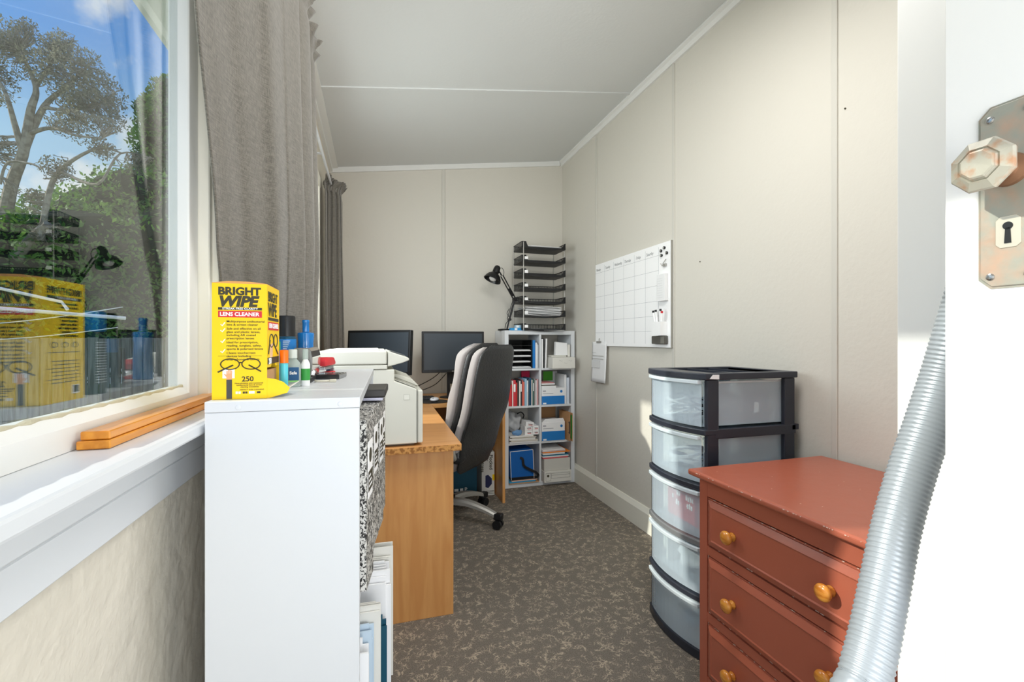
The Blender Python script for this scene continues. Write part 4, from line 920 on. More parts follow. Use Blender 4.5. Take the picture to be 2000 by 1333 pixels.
# row 3 left: plastic bag, cartons and papers
t = tag(MB().box(0, .235, 0, .22, 0, .012, .002).build('magazine', m_paper, None, loc=S_(LC+.006, -.005, RZ[1])), 'bottom magazine in the flat pile of the third-row left cube', 'magazine', 'flat pile of magazines')
for i, (z, h, dx, c_, nm) in enumerate([(.0125, .010, .012, (214, 208, 196), 'second magazine from the bottom of the flat pile'), (.023, .014, .0, (232, 230, 226), 'third magazine from the bottom of the flat pile'), (.0375, .008, .02, (196, 190, 178), 'grey magazine near the top of the flat pile'), (.046, .012, .006, (238, 236, 232), 'top magazine of the flat pile under the small cartons')]):
    tag(MB().box(0, .225-.01*i, 0, .21, 0, h, .002).build('magazine', mat('mag_tone_%s' % 'abcd'[i], c_, .6), None, loc=S_(LC+.004+dx, -.01, RZ[1]+z), rot=(0, 0, 0)), nm, 'magazine', 'flat pile of magazines')
m_bag = clear_mat('plastic_bag', (206, 208, 210), .75, .25)
t = thing('plastic_bag', 'crumpled translucent plastic bag in the third-row left cube', 'bag', S_(LC+.080, .150, RZ[1]+.0585))
MB().ball((0, 0, .083), .068, (1.0, .9, 1.12), 4, .5).build('bag', m_bag, t, smooth='all')
MB().tube(smooth_path([(.03, -.02, .15), (.06, -.03, .165), (.085, -.03, .14), (.08, -.02, .11)]), .005, 8).build('black_strap', m_black, t, smooth=True)
def cart(x, z, lab, w_=.062, tl=0):
    t = thing('small_carton', lab, 'box', S_(x, .0, RZ[1]+z), 0, 'small white cartons with red print', rot=(0, R(tl), 0)); MB().box(0, w_, 0, .12, 0, .034, .0008, 1).build('carton', m_whitep, t)
    MB().box(w_*.3, w_*.85, -.0006, 0, .016, .020).build('dark_print', m_dk, t); MB().box(w_*.35, w_*.85, -.0006, 0, .009, .013).build('red_print', m_red, t)
cart(LC+.135, .0590, 'small white carton at the front left of the carton group'); cart(LC+.199, .0590, 'small white carton against the divider, lowest of its column', .053)
cart(LC+.135, .0935, 'small white carton stacked upper left in the third row', .062, -3); cart(LC+.199, .0935, 'small white carton on top against the divider', .053)
cart(LC+.140, .131, 'topmost small white carton tilted on the others', .068, 8)
t = thing('syringe_pack', 'small clear blue-tinted packet before the plastic bag', 'packet', S_(LC+.075, .003, RZ[1]+.060)); MB().ball((0, 0, .022), .03, (1.4, .35, .7), 3, .4).build('packet', clear_mat('blue_tint', (130, 180, 226), .7), t, smooth='all')
# row 3 right
ream_box(RC+.002, -.004, RZ[1], 'blue and white carton with its flap raised in the third-row right cube', .150, True)
tag(MB().prism([(0, 0), (.19, 0), (.19, .25), (.06, .265), (0, .20)], 0, .006, 'y').build('manila_folder', m_kraft, None, loc=S_(RC+.03, .24, RZ[1])), 'brown card folder standing behind the open carton', 'folder')
t = thing('clipboard', 'brown clipboard with a black clip poking out of the third row', 'clipboard', S_(RC+.2185, -.065, RZ[1]-.0), 0); MB().box(0, .005, 0, .22, 0, .225, .001, 1).build('board', m_kraft, t)
t2 = thing('clipboard', 'brown clipboard with green edge, rightmost in the third row', 'clipboard', S_(RC+.235, -.075, RZ[1]), 0); MB().box(0, .005, 0, .22, 0, .228, .001, 1).build('board', m_kraft, t2); MB().box(-.0015, -.0003, .003, .03, .02, .21).build('green_strip', m_green, t2)
c = MB()
for z in (.07, .15): c.tube([(-.004-.004*sin(a), .004+.012*cos(a), z+.0) for a in [2*pi*i/14 for i in range(14)]], .002, 6, closed=True)
c.box(-.0035, 0, -.0025, .012, .06, .16, .001, 1); c.build('clip', m_blackm, t)
# row 4 left: cooler bag
t = thing('flat_folder', 'stack of flat blue and brown folders under the cooler bag', 'folder', S_(LC+.002, -.012, RZ[0])); MB().box(0, .25, 0, .22, 0, .008, .001, 1).build('brown_folder', m_kraft, t); MB().box(0, .22, 0, .22, .0083, .020, .001, 1).build('blue_folder', mat('sky_folder', (60, 150, 196), .5), t); MB().box(0.02, .23, 0, .22, .0203, .026, .001, 1).build('pink_sheets', mat('peach', (230, 190, 170), .6), t)
t = thing('cooler_bag', 'royal blue cooler bag with a black strap in the bottom left cube', 'bag', S_(LC+.008, .0, RZ[0]+.028))
c = MB(); c.prism([(.010, 0), (.205, .0), (.196, .232), (.002, .225)], .0, .20, 'y', .006); c.build('body', mat('royal_fabric', (10, 96, 176), .75, bump=.3, bscale=400), t)
c = MB()
for a, b_ in (((.004, .224), (.013, .004)), ((.194, .230), (.203, .004)), ((.004, .226), (.194, .232))): c.tube([(a[0], -.001, a[1]), (b_[0], -.001, b_[1])], .0022, 6)
c.build('white_piping', m_whitep, t); MB().box(.008, .207, -.002, .2, -.0, .022, .002).build('black_base', m_black, t)
c = MB(); Pq = smooth_path([(.085, -.006, .175), (.105, -.010, .165), (.115, -.012, .11), (.17, -.014, .075), (.215, -.018, .05), (.235, -.016, .02), (.20, -.018, .015)], 6); 
for i in range(len(Pq)-1):
    a, b_ = Pq[i], Pq[i+1]; d = (b_-a).normalized(); n_ = V((-d.z, 0, d.x))*.010
    q = [c.b.verts.new(v) for v in (a-n_, a+n_, b_+n_, b_-n_)]; c.b.faces.new(q)
bmesh.ops.remove_doubles(c.b, verts=c.b.verts, dist=.001); c.build('strap', m_black, t, solid=.002)
# row 4 right
t = thing('archive_box', 'white archive box with a printed label form in the bottom right cube', 'archive box', S_(RC+.006, -.050, RZ[0]-.0))
MB().box(0, .232, 0, .28, 0, .086, .001, 1).build('lid', m_card, t); c = MB()
for a in ((.06, .22, .055, .0565), (.06, .22, .030, .0315), (.06, .22, .070, .0715), (.0595, .061, .030, .0715), (.219, .2205, .030, .0715), (.012, .055, .012, .0133), (.012, .055, .072, .0733), (.012, .0133, .012, .0733), (.054, .0553, .012, .0733)): c.box(a[0], a[1], -.0007, 0, a[2], a[3])
c.cyl((.032, -.0008, .052), (.032, 0, .052), .010); c.build('label_print', m_dk, t)
tag(MB().box(0, .225, 0, .26, 0, .095, .0015, 1).build('grey_box', m_greyc, None, loc=S_(RC+.010, -.035, RZ[0]+.087)), 'plain pale grey box on top of the archive box', 'box')
for i, (z, h, w_, c_, nm) in enumerate([(.183, .008, .215, (206, 90, 96), 'red folder lying directly on the pale grey box'), (.1915, .010, .225, (226, 224, 222), 'white envelope between red and teal folders'), (.202, .010, .222, (20, 110, 140), 'teal folder in the pile on the grey box'), (.2125, .014, .19, (232, 230, 228), 'white papers between teal and orange folders'), (.227, .006, .235, (246, 140, 40), 'orange folder in the pile on the grey box'), (.2335, .010, .200, (216, 216, 220), 'pale envelope second from the top of the pile'), (.244, .008, .190, (240, 240, 240), 'white envelope topping the pile in the bottom right cube')]):
    tag(MB().box(0, w_, 0, .24, 0, h, .001, 1).build('flat_folder', mat('flat_tone_%s' % 'abcdefg'[i], c_, .6), None, loc=S_(RC+.004+random.uniform(0, .004), -.02+random.uniform(-.008, .008), RZ[0]+z), rot=(0, 0, R(random.uniform(-1, 1)) if w_ < .22 else 0)), nm, 'folder', 'pile of folders in the bottom right cube')
# ---------------------------------------------------------------- on top of the cube shelf
t = thing('letter_tray_stack', 'tower of seven black letter trays on the cube shelf', 'letter trays', (1.118, 3.412, SH+.0005))
TW, TD = .372, .222
def tray(z):
    c = MB(); c.box(0, TW, 0, TD, z, z+.004)
    # lattice sides: back and two ends
    def lat(p0, p1, h=.052):
        p0 = V(p0); p1 = V(p1); L_ = (p1-p0).length; n_ = int(L_/.0135); d = (p1-p0).normalized()
        a = math.atan2(d.y, d.x); T = M.Translation(p0) @ M.Rotation(a, 4, 'Z')
        c.box(0, L_, -.0015, .0015, z+h-.006, z+h, T=T); c.box(0, L_, -.0015, .0015, z+.004, z+.012, T=T)
        for i in range(n_+1): x = i*L_/n_; c.box(max(0, x-.0018), min(L_, x+.0018), -.0012, .0012, z+.012, z+h-.006, T=T)
    lat((0, 0, 0), (0, TD, 0)); lat((TW, 0, 0), (TW, TD, 0)); lat((0, TD, 0), (TW, TD, 0))
    # front: solid corners sweeping down to the access lip
    c.prism([(0, z), (.06, z), (.052, z+.012), (.042, z+.030), (.035, z+.052), (0, z+.052)], -.002, .001, 'y')
    c.prism([(TW, z), (TW-.045, z), (TW-.035, z+.015), (TW-.02, z+.030), (TW-.012, z+.045), (TW, z+.052)], -.002, .001, 'y')
    n_ = 16; pts = [(.05+(TW-.09)*i/n_, z+.002-.010*sin(pi*i/n_)) for i in range(n_+1)]
    c.prism([(x, z+.012) for x, _ in pts[::-1]]+[(x, zz-.004) for x, zz in pts], -.003, .002, 'y')
    return c.build('tray', m_black, t)
for i in range(7):
    z = .004+i*.1085; tr_ = tray(z)
    MB().box(.022 if i < 6 else .022, .050, -.0032, -.0021, z+.018, z+.040).build('label_tab', m_whitep, tr_) if i < 6 else None
for (x, y) in ((.0, TD*.98), (.012, -.006), (TW-.012, TD+.006), (TW+.004, .03)): MB().cyl((x, y, 0), (x, y, .70), .0038).build('rod', m_silver, t, smooth=True)
o_ = V(t.location)
random.seed(9)
for i, (n_, jit, lab) in enumerate([(3, .004, 'few sheets in the lowest letter tray'), (24, .014, 'thick untidy pile of papers overflowing the second tray'), (3, .004, 'few sheets in the third letter tray from below'), (2, .004, 'few sheets in the middle letter tray'), (2, .004, 'few sheets in the fifth letter tray from below'), (2, .004, 'few sheets in the sixth letter tray from below'), (6, .006, 'sheaf of papers in the topmost letter tray')]):
    c = MB(); z = .0085+i*.1085
    for q in range(n_):
        a = random.uniform(-jit, jit); h_ = .0030
        def pf(u, v, q=q, z=z, a=a, n_=n_): return V((.035+a+u*.300, .004+a+v*.205, z+q*.0032+(.0025*sin(u*7+q) if n_ > 8 else .001*sin(u*5))))
        c.grid(pf, 12, 3)
    tag(c.build('paper_sheaf', m_paper, None, loc=tuple(o_), solid=.0018), lab, 'papers', 'papers in the letter trays')
tag(MB().grid(lambda u, v: V((u*.21, v*.15, .001+.006*sin(u*2.2)*v)), 8, 4).build('loose_sheet', m_paper, None, loc=(1.16, 3.395-.10, SH+.004), rot=(0, 0, R(12)), solid=.0012), 'loose white sheet hanging over the front of the cube shelf top', 'paper')
bpy.data.objects['loose_sheet'].location = (1.30, 3.432-.04, SH+.001)
bpy.data.objects['loose_sheet'].rotation_euler = (0, 0, R(-8)); bpy.data.objects['loose_sheet'].scale = (.8, .30, .6)
# desk lamp
t = thing('desk_lamp', 'black spring-arm desk lamp standing on the left end of the cube shelf', 'desk lamp', (1.035, 3.55, SH+.0005))
o_ = V(t.location)
MB().lathe([(.050, 0), (.052, .006), (.048, .014), (.012, .017)], (-.025, 0, 0), seg=32).build('base', m_blackm, t, smooth=True)
J0 = V((0, 0, .03)); J1 = V((.018, -.01, .09)); J2 = V((.060, -.02, .255)); J3 = V((-.055, -.04, .440))
MB().cyl((0, 0, .012), J1, .006).build('post', m_blackm, t, smooth=True)
c = MB(); n_ = (J2-J1).normalized().cross(V((0, 1, 0))).normalized()
for s_ in (-1, 1): c.cyl(J1+V((0, s_*.009, 0)), J2+V((0, s_*.009, 0)), .0058)
c.cyl(J1+n_*.02, J2+n_*.012, .003); c.cyl(J1+V((0, -.02, 0)), J1+V((0, .02, 0)), .012); c.build('lower_arm', m_blackm, t, smooth=True)
c = MB(); c.cyl(J2+V((0, -.018, 0)), J2+V((0, .018, 0)), .017); c.tube(smooth_path([J2+V((.0, 0, .01)), J2+V((.028, 0, .02)), J2+V((.032, 0, .0)), J2+V((.018, 0, -.015))]), .0022, 6); c.build('elbow_knob', m_blackm, t, smooth=True)
c = MB(); d = (J3-J2).normalized(); n_ = d.cross(V((0, 1, 0))).normalized()
for s_ in (-1, 1): c.cyl(J2+n_*s_*.010, J3+n_*s_*.010, .0050)
c.cyl(J2+d*.03, J2+d*.10, .0065); c.build('upper_arm', m_blackm, t, smooth=True)
ax = V((-.46, -.12, -1)).normalized(); Th = M.Translation(J3+V((-.040, 0, .050))) @ ax.to_track_quat('Z', 'Y').to_matrix().to_4x4()
hd = MB().lathe([(0, -.028), (.016, -.027), (.024, -.018), (.027, .0), (.027, .035), (.034, .042), (.052, .058), (.066, .082), (.071, .100), (.068, .101), (.062, .083), (.048, .062), (.024, .045)], seg=36, T=Th).build('lamp_shade', m_blackm, t, smooth=True)
MB().lathe([(.0, .106), (.018, .103), (.030, .092), (.030, .078), (.015, .055), (.014, .048)], seg=24, T=Th).build('bulb', mat('bulb_glass', (226, 226, 224), .2), t, smooth=True)
c = MB(); c.tube([J3, J3+V((-.020, 0, .032))], .006); c.tube(smooth_path([J3+V((.012, 0, 0)), J3+V((.018, 0, .03)), J3+V((.003, 0, .06)), J3+V((-.025, 0, .055))]), .0022, 6); c.build('head_joint', m_blackm, t, smooth=True)
c = MB(); c.tube(smooth_path([J1, (-.012, -.01, .055), (-.022, -.02, .02)]), .003); c.tube(smooth_path([J1+V((.0, 0, .02)), J1+V((-.02, 0, .05)), J1+V((.0, 0, .09))]), .0025); c.build('spring', m_blackm, t, smooth=True)
t = thing('blue_case', 'flat bright blue case with a white sticker beside the lamp base', 'case', (1.035, 3.434, SH+.0005)); MB().box(0, .115, 0, .05, 0, .020, .002).build('case', mat('bright_blue', (40, 150, 214), .4), t); MB().box(.03, .052, -.0008, 0, .003, .018).build('sticker', m_whitep, t)
t = thing('tape_box', 'small pale blue box with white end on top of the blue case', 'box', (1.075, 3.44, SH+.0210)); MB().box(0, .062, 0, .04, 0, .022, .001, 1).build('carton', mat('powder_blue', (176, 206, 224), .5), t); MB().box(.006, .026, -.0008, 0, .003, .019).build('sticker', m_whitep, t)

# ================================================================ whiteboard on the right wall
WY0, WY1, WZ0, WZ1 = 2.165, 3.062, H-.045, H+.555
wb = thing('whiteboard', 'white weekly planner whiteboard hung on the right wall', 'whiteboard', (XR-.008, (WY0+WY1)/2, WZ0))
yc = (WY0+WY1)/2
MB().box(-.012, .001, WY0-yc, WY1-yc, 0, WZ1-WZ0, .0015).build('panel', m_whitep, wb)
MB().box(-.0125, 0.0012, WY0-yc-.002, WY0-yc-.0002, 0, WZ1-WZ0).build('edge_trim', m_silver, wb)
c = MB(); hw = (WY1-WY0)/2
def yy(u): return hw-u*(WY1-WY0)     # u from far (left in view) to near
def zz(v): return (WZ1-WZ0)*(1-v)
for v in (.11, .255, .40, .55, .695, .84): c.box(-.0126, -.0121, yy(.875), yy(.0), zz(v)-.0007, zz(v)+.0007)
for u in (.155, .30, .445, .59, .725, .875): c.box(-.0126, -.0121, yy(u)-.0007, yy(u)+.0007, zz(.965), zz(.03))
c.build('grid_lines', mat('grid_line', (176, 178, 182), .6), wb)
text_mesh([(s_, u*(WY1-WY0), 0, .026, .8, .25, -.004) for s_, u in (('Monday', .015), ('Tuesday', .165), ('Wednesday', .31), ('Thursday', .455), ('Friday', .61), ('Saturday', .735))], 'handwriting', mat('marker_ink', (110, 110, 112), .7), wb, (-.0124, hw, zz(.085)), (R(90), 0, R(-90)))
def wbthing(name, lab, cat, u, v, group=None): return thing(name, lab, cat, (XR-.0204, yc+yy(u), WZ0+zz(v)), 0, group)
for i, (u, v, lab) in enumerate([(.905, .075, 'upper left'), (.94, .055, 'top'), (.965, .11, 'right'), (.91, .12, 'lower left')]):
    t = wbthing('magnet', 'small black round magnet on the whiteboard corner, %s of four' % lab, 'magnet', u, v, 'round magnets on the whiteboard'); MB().cyl((0, 0, 0), (-.008, 0, 0), .0085).build('disc', m_black, t, smooth=True); MB().cyl((-.0081, 0, 0), (-.0095, 0, 0), .0055).build('face', m_silver, t, smooth=True)
t = wbthing('bulldog_clip', 'small silver clip below the four magnets on the whiteboard', 'clip', .945, .20); c = MB(); c.tube(smooth_path([(-.003, -.01, .02), (-.012, 0, 0), (-.004, .02, -.012), (-.01, .03, .002)]), .0022, 6); c.box(-.010, 0, -.016, .012, -.02, -.004, .002); c.build('clip', m_silver, t)
t = wbthing('list_pad', 'long narrow white notepad with ruled lines on the whiteboard right edge', 'notepad', .975, .56); MB().box(-.022, 0, 0.0, .075, 0, .155, .003).build('pad', m_paper, t)
c = MB()
for i in range(9): c.box(-.0226, -.0221, .022, .070, .02+.0135*i, .0206+.0135*i)
c.build('ruled_lines', mat('grid_line', (176, 178, 182)), t)
t = wbthing('pen_holder', 'white magnetic pen holder on the lower right of the whiteboard', 'pen holder', .965, .885); c = MB()
c.box(-.045, -.043, 0, .085, 0, .078); c.box(-.002, 0, 0, .085, 0, .078); c.box(-.043, -.002, 0, .002, 0, .078); c.box(-.043, -.002, .083, .085, 0, .078); c.box(-.043, -.002, .002, .083, 0, .002); c.build('cup', m_whitep, t)
for i, (y, dy, h_, m_, lab) in enumerate([(.066, .020, .13, m_blackm, 'black-capped marker leaning left'), (.050, .012, .132, m_blackm, 'black-capped marker second from left'), (.030, -.012, .135, m_black, 'dark-capped marker standing upright'), (.018, -.012, .122, m_red, 'red-capped marker leaning right')]):
    q = thing('marker', lab+' in the whiteboard pen holder', 'marker', V(t.location)+V((-.022, y, .004)), 0, 'markers in the pen holder', rot=(math.atan2(-dy, h_), R(-4), 0)); MB().cyl((0, 0, 0), (0, 0, h_), .0065).build('barrel', m_whitep, q, smooth=True); MB().cyl((0, 0, h_+.0002), (0, 0, h_+.012), .0066).build('cap', m_, q, smooth=True)
t = wbthing('eraser', 'dark grey whiteboard eraser under the pen holder', 'eraser', .975, .965); MB().box(-.025, 0, 0, .125, 0, .045, .004).build('body', mat('eraser_grey', (92, 90, 84), .5), t); MB().box(-.027, -.0255, .0, .035, .002, .043, .0005, 1).build('strip', mat('eraser_light', (120, 118, 110), .5), t)
# paper sheet hanging from the board
t = thing('hanging_sheet', 'white printed sheet clipped to the lower left of the whiteboard', 'paper', (XR-.0235, 3.00, H-.31))
MB().grid(lambda u, v: V((-.012*(1-v)**2-.002, .10-u*.215, v*.295)), 10, 10).build('sheet', m_paper, t, smooth='all', solid=.003)
c = MB(); c.box(-.0125, -.0115, -.085, .09, .168, .172); c.box(-.0115, -.0105, -.085, .09, .190, .194); c.box(-.0105, -.0100, .03, .09, .213, .2145); c.build('printed_lines', m_silver, t)
MB().box(-.0138, -.0120, -.035, .09, .105, .160).build('grey_panel', mat('pale_ink', (222, 222, 222), .7), t)
t = thing('bulldog_clip', 'silver clip holding the hanging sheet on the whiteboard', 'clip', (XR-.0235, 2.985, H-.012)); c = MB(); c.box(-.010, -.006, -.03, .04, -.012, .002, .001); c.tube(smooth_path([(-.009, -.015, 0), (-.013, -.02, .018), (-.010, -.005, .02), (-.009, 0, 0)]), .0018, 6); c.build('clip', m_silver, t)

# ================================================================ plastic drawer tower
TX0, TX1, TY0, TY1 = 1.150, 1.560, 1.362, 1.712
tw = thing('drawer_tower', 'five-drawer tower of clear plastic tubs in a charcoal frame by the right wall', 'drawer tower', (TX0, (TY0+TY1)/2, .0005))
hy = (TY1-TY0)/2; TD_ = TX1-TX0; BOW = .035
def bow(y): return -BOW*(1-(y/hy)**2)
def bowed(x1, y0, y1, n=14, off=0): return [(off+bow(y0+(y1-y0)*i/n), y0+(y1-y0)*i/n) for i in range(n+1)]+[(x1, y1), (x1, y0)]
TZ = [.030+.2035*i for i in range(6)]
for i in range(6):
    z = TZ[i]; c = MB()
    if i in (0,): c.prism(bowed(.05, -hy, hy, off=-.008), z-.030, z+.006, 'z', .004); c.box(.05, TD_, -hy, hy, z-.030, z-.004, .003)
    elif i == 5:
        c.prism(bowed(.045, -hy-.004, hy+.004, off=-.014), z-.024, z, 'z', .004); c.box(.045, TD_+.004, -hy-.004, -hy+.03, z-.024, z, .003); c.box(.045, TD_+.004, hy-.03, hy+.004, z-.024, z, .003); c.box(TD_-.03, TD_+.004, -hy+.03, hy-.03, z-.024, z, .003); c.box(.04, TD_-.025, -hy+.028, hy-.028, z-.022, z-.014)
        for q in range(3): c.box(.05+.11*(q+1), .056+.11*(q+1), -hy+.03, hy-.03, z-.014, z-.003)
    else:
        c.prism(bowed(.04, -hy, hy, off=-.010), z-.022, z, 'z', .004); c.box(.035, TD_, -hy, -hy+.022, z-.036, z, .003); c.box(.035, TD_, hy-.022, hy, z-.036, z, .003); c.box(TD_-.02, TD_+.014, -hy, hy, z-.022, z, .002); c.box(.04, TD_-.02, -hy+.022, hy-.022, z-.008, z-.004)
    c.build('frame_shelf', m_tower if i != 2 else mat('grey_shelf', (120, 122, 124), .35), tw)
for (x0, x1) in ((.0, .050), (TD_-.055, TD_-.005)):
    for s_ in (-1, 1):
        y0_, y1_ = (-hy, -hy+.02) if s_ < 0 else (hy-.02, hy)
        MB().box(x0, x1, y0_+.001, y1_-.001, .034, TZ[5]-.025, .003).build('post', m_tower, tw)
for i in range(5):
    z0 = TZ[i]+.008; z1 = TZ[i+1]-.024-.016; a = hy-.022
    c = MB(); n_ = 12
    # shell: front bowed wall, sides, back, floor
    for k_ in range(n_):
        ya = -a+2*a*k_/n_; yb_ = -a+2*a*(k_+1)/n_
        c.prism([(bow(ya)-.002, ya), (bow(yb_)-.002, yb_), (bow(yb_)+.0, yb_), (bow(ya)+.0, ya)], z0, z1, 'z')
    c.box(.0, .37, -a, -a+.002, z0, z1); c.box(.0, .37, a-.002, a, z0, z1); c.box(.368, .37, -a, a, z0, z1); c.box(0, .37, -a, a, z0, z0+.002)
    bmesh.ops.remove_doubles(c.b, verts=c.b.verts, dist=.0001)
    d_ = c.build('tub_drawer', m_tub, tw)
    c = MB(); c.prism([(bow(-a+2*a*q/n_)-.018, -a+2*a*q/n_) for q in range(n_+1)]+[(bow(a-2*a*q/n_)+.001, a-2*a*q/n_) for q in range(n_+1)], z1+.0004, z1+.014, 'z', .002)
    c.box(.001, .37, -a, -a+.006, z1+.0004, z1+.008); c.box(.001, .37, a-.006, a, z1+.0004, z1+.008); c.build('lip', m_tublip, d_)
MB().prism([(.004, 1.028), (.018, 1.043), (.045, 1.043), (.045, 1.026)], -hy-.0058, -hy-.0045, 'y').build('sticker', m_paper, tw)
O = V(tw.location)
def inside(i, x, y, z=0): return tuple(O+V((x, y, TZ[i]+.0125+z)))
def coil(name, lab, i, x, y, r, m, n=3, rad=.004, seed=0, sy=1):
    random.seed(seed); pts = []
    for q in range(n*16):
        a = 2*pi*q/16; rr = r*(1+.12*sin(a*.37+seed)); pts.append((x*0+rr*cos(a)*.9, rr*sin(a)*sy, .012+.075*(q/(n*16))+.012*sin(a*1.3+seed)))
    t = thing(name, lab, 'cable', inside(i, x, y)); MB().tube(pts, rad, 6).build('cord', m, t, smooth=True)
m_cw = mat('white_cord', (240, 240, 240), .4)
coil('cable_coil', 'coiled white cable at the front of the top clear drawer', 4, .07, .065, .050, m_cw, 4, .005, 1)
coil('cable_coil', 'coiled black cable at the front of the top clear drawer', 4, .08, -.06, .048, m_black, 3, .003, 2)
tag(MB().box(0, .11, 0, .02, 0, .12, .002).build('packaged_part', mat('dark_navy', (46, 60, 86), .4), None, loc=inside(4, .20, -.145)), 'dark boxed item with barcode against the side of the top drawer', 'box')
tag(MB().box(0, .022, 0, .0012, 0, .04).build('barcode_tag', m_paper, None, loc=inside(4, .235, -.147, .035)), 'small white barcode label on the dark boxed item', 'label')
tag(MB().ball((0, 0, .05), .055, (1.6, 1.1, .85), 3, .5).build('plastic_pouch', mat('pouch_grey', (200, 214, 226), .3), None, loc=inside(4, .235, .03, 0), smooth='all') , 'pale blue plastic pouch in the top clear drawer', 'pouch')
coil('cable_coil', 'thick white hose coil in the second clear drawer', 3, .07, .03, .065, m_cw, 4, .008, 3)
coil('cable_coil', 'grey looped cord beside the white hose in the second drawer', 3, .10, -.085, .045, mat('grey_cord', (150, 160, 170), .4), 3, .006, 4)
t = thing('modem_box', 'white and blue small box in the second clear drawer', 'box', inside(3, .20, -.13)); MB().box(0, .15, 0, .09, 0, .06, .002).build('carton', m_paper, t); MB().box(.0, .15, -.0012, 0, .035, .055).build('blue_panel', mat('soft_blue', (110, 160, 200), .5), t)
t = thing('red_box', 'red box with white lettering in the third clear drawer', 'box', inside(2, .03, -.10)); MB().box(0, .20, 0, .20, 0, .125, .002).build('carton', mat('soft_red', (206, 60, 56), .5), t); c = MB(); random.seed(14)
for y, z, w_ in ((.04, .085, .05), (.045, .055, .045), (.12, .09, .03), (.125, .05, .035), (.16, .07, .02)):
    for q in range(int(w_/.012)): c.box(-.0008, 0, y+q*.012, y+q*.012+.009, z, z+.018+.004*(q % 2))
c.build('white_lettering', m_whitep, t)
tag(MB().ball((0, 0, .06), .068, (1.0, 1.15, .85), 3, .5).build('cloth_bundle', mat('white_cloth', (232, 232, 236), .8), None, loc=inside(1, .09, -.02), smooth='all'), 'bundle of white cloth in the fourth clear drawer', 'cloth')
tag(MB().box(0, .14, 0, .01, 0, .13, .001, 1).build('beige_folder', m_card, None, loc=inside(1, .03, .10)), 'beige card standing beside the cloth in the fourth drawer', 'card')
tag(MB().ball((0, 0, .035), .045, (1.3, 1.1, .8), 3, .5).build('blue_pouch', mat('sea_blue', (60, 150, 190), .4), None, loc=inside(0, .08, -.04), smooth='all'), 'sea blue soft pouch in the bottom clear drawer', 'pouch')
coil('cable_coil', 'white cable coil in the bottom clear drawer', 0, .07, .07, .045, m_cw, 3, .005, 6)

# ================================================================ brick red chest of drawers
cx0, cx1, cy0, cy1, CZ = 1.022, 1.560, .655, 1.248, .745
cs = thing('chest_of_drawers', 'brick red painted chest of drawers with pine knobs beside the door', 'chest of drawers', (cx0, (cy0+cy1)/2, 0))
ym = (cy0+cy1)/2; a = cy0-ym; b_ = cy1-ym; DX = cx1-cx0
c = MB()
c.box(-.030, DX+.015, a-.022, b_+.024, CZ-.020, CZ, .0075, 4); c.build('top', m_chest, cs)
DR = [(.511, .667), (.297, .480), (.090, .266)]
ST = .034
c = MB()
c.prism([(a, 0), (a+.05, 0), (a+.05, 0.02), (a+ST, .05), (a+ST, CZ-.0205), (a, CZ-.0205)], 0, .02, 'x'); c.prism([(b_-.0, .05), (b_-.0, CZ-.0205), (b_-ST, CZ-.0205), (b_-ST, .05), (b_-.05, 0.0), (b_-.012, 0)], 0, .02, 'x')
zs_ = [0.03, .09, .266, .297, .480, .511, .667, CZ-.0205]
for z0, z1 in ((.035, .0885), (.2675, .2955), (.4815, .5095), (.6685, CZ-.0205)): c.box(.001, .02, a+ST, b_-ST, z0, z1)
c.build('face_frame', m_chest, cs)
MB().box(.0205, DX, a, a+.018, 0, CZ-.0205).build('side_panel', m_chest, cs); MB().box(.0205, DX, b_-.018, b_, 0, CZ-.0205).build('side_panel', m_chest, cs)
MB().box(DX-.01, DX-.0002, a+.0185, b_-.0185, .04, CZ-.0205).build('back_panel', m_chest, cs)
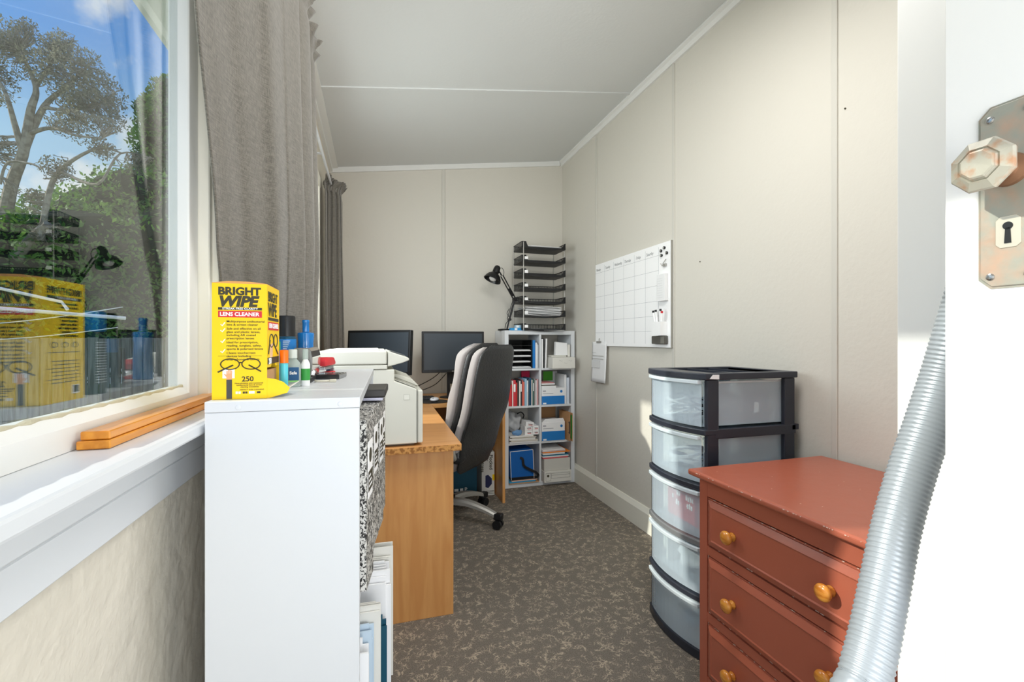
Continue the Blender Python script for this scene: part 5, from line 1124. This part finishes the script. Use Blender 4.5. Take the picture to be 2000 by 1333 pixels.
for i, (z0, z1) in enumerate(DR):
    ya, yb_ = a+ST+.002, b_-ST-.002; za, zb = z0+.002, z1-.0035
    c = MB(); bev = .022
    c.box(.004, .24, ya, yb_, za, zb)
    # raised field with sloped margins
    p0 = [(ya+.004, za+.004), (yb_-.004, za+.004), (yb_-.004, zb-.004), (ya+.004, zb-.004)]; p1 = [(ya+bev, za+bev), (yb_-bev, za+bev), (yb_-bev, zb-bev), (ya+bev, zb-bev)]
    A = [c.b.verts.new((.0035, y, z)) for y, z in p0]; A2 = [c.b.verts.new((-.0005, y, z)) for y, z in p0]; B = [c.b.verts.new((-.0085, y, z)) for y, z in p1]; B2 = [c.b.verts.new((-.0065, y+(.004 if y < 0 else -.004), z+(.004 if z < (za+zb)/2 else -.004))) for y, z in p1]
    for q in range(4): c.b.faces.new((A[q], A[(q+1) % 4], A2[(q+1) % 4], A2[q])); c.b.faces.new((A2[q], A2[(q+1) % 4], B[(q+1) % 4], B[q])); c.b.faces.new((B[q], B[(q+1) % 4], B2[(q+1) % 4], B2[q]))
    c.b.faces.new(B2); bmesh.ops.recalc_face_normals(c.b, faces=c.b.faces)
    d_ = c.build('drawer', m_chest, cs)
    zk = (z0+z1)/2-.002
    for yk in (1.097-ym, .795-ym):
        MB().lathe([(.012, 0), (.013, .004), (.009, .009), (.0085, .014), (.015, .017), (.0195, .022), (.0205, .027), (.018, .032), (.010, .0355), (0, .036)], seg=28, T=M.Translation((-.0068, yk, zk)) @ M.Rotation(-pi/2, 4, 'Y')).build('knob', m_knob, d_, smooth='all')
    # worn paint on the edges
    c = MB(); random.seed(20+i)
    for q in range(30):
        y = random.uniform(ya, yb_-.01); L_ = random.uniform(.002, .012); zt = random.choice([zb-.0002, za+.0])
        c.box(.0030, .0042, y, y+L_, zt-.0006, zt+.0007)
    for q in range(14): z = random.uniform(za, zb); c.box(.0030, .0042, yb_-.0008, yb_+.0004, z, z+random.uniform(.002, .010))
    c.build('paint_chips', m_chip, d_)
c = MB(); random.seed(31)
for q in range(26): y = random.uniform(a, b_); c.box(-.0305, -.0285, y, y+random.uniform(.001, .005), CZ-.006, CZ-.0045)
for q in range(12): x = random.uniform(0, .35); y = random.uniform(a+.05, b_-.03); c.box(x, x+random.uniform(.001, .004), y, y+.0015, CZ-.0003, CZ+.0003)
c.build('paint_chips', m_chip, cs)

# ================================================================ ribbed hose leaning behind the door
hs = thing('ribbed_hose', 'silver grey ribbed flexible hose leaning behind the open door', 'hose', (.62, .36, 0))
o_ = V(hs.location)
pp = [at(1905, 540, .71), at(1889, 590, .715), at(1867, 660, .72), at(1842, 740, .725), at(1812, 830, .72), at(1781, 920, .71), at(1750, 1030, .69), at(1728, 1140, .665), at(1706, 1250, .64), at(1686, 1333, .62), at(1664, 1440, .60)]
pp += [V((.60, .42, .34)), V((.585, .40, .14)), V((.62, .36, .05)), V((.70, .44, .0335)), V((.86, .52, .0335))]
P = smooth_path([p-o_ for p in pp], 14)
# resample evenly
acc = [0]
for i in range(1, len(P)): acc.append(acc[-1]+(P[i]-P[i-1]).length)
tot = acc[-1]; step = .0019; n_ = int(tot/step); Q = []; j = 0
for i in range(n_):
    s_ = i*step
    while acc[j+1] < s_: j += 1
    f = (s_-acc[j])/max(1e-9, acc[j+1]-acc[j]); Q.append(P[j].lerp(P[j+1], f))
c = MB(); rr = .0295
c.tube(Q, lambda t: rr+.0009*cos(2*pi*(t*(n_-1))/4.0), 32)
c.build('ribbed_wall', mat('hose_plastic', (160, 167, 173), .35, metal=.25), hs, smooth='all')

# marks on the walls
for i, (y, z) in enumerate(((1.20, H+.82), (1.95, H+.4))):
    tag(MB().cyl((XR, y, z), (XR-.004, y, z), .0028).build('nail_hole', m_dk), ['small dark nail head high on the right wall', 'tiny dark nail head in the middle of the right wall'][i], 'nail')
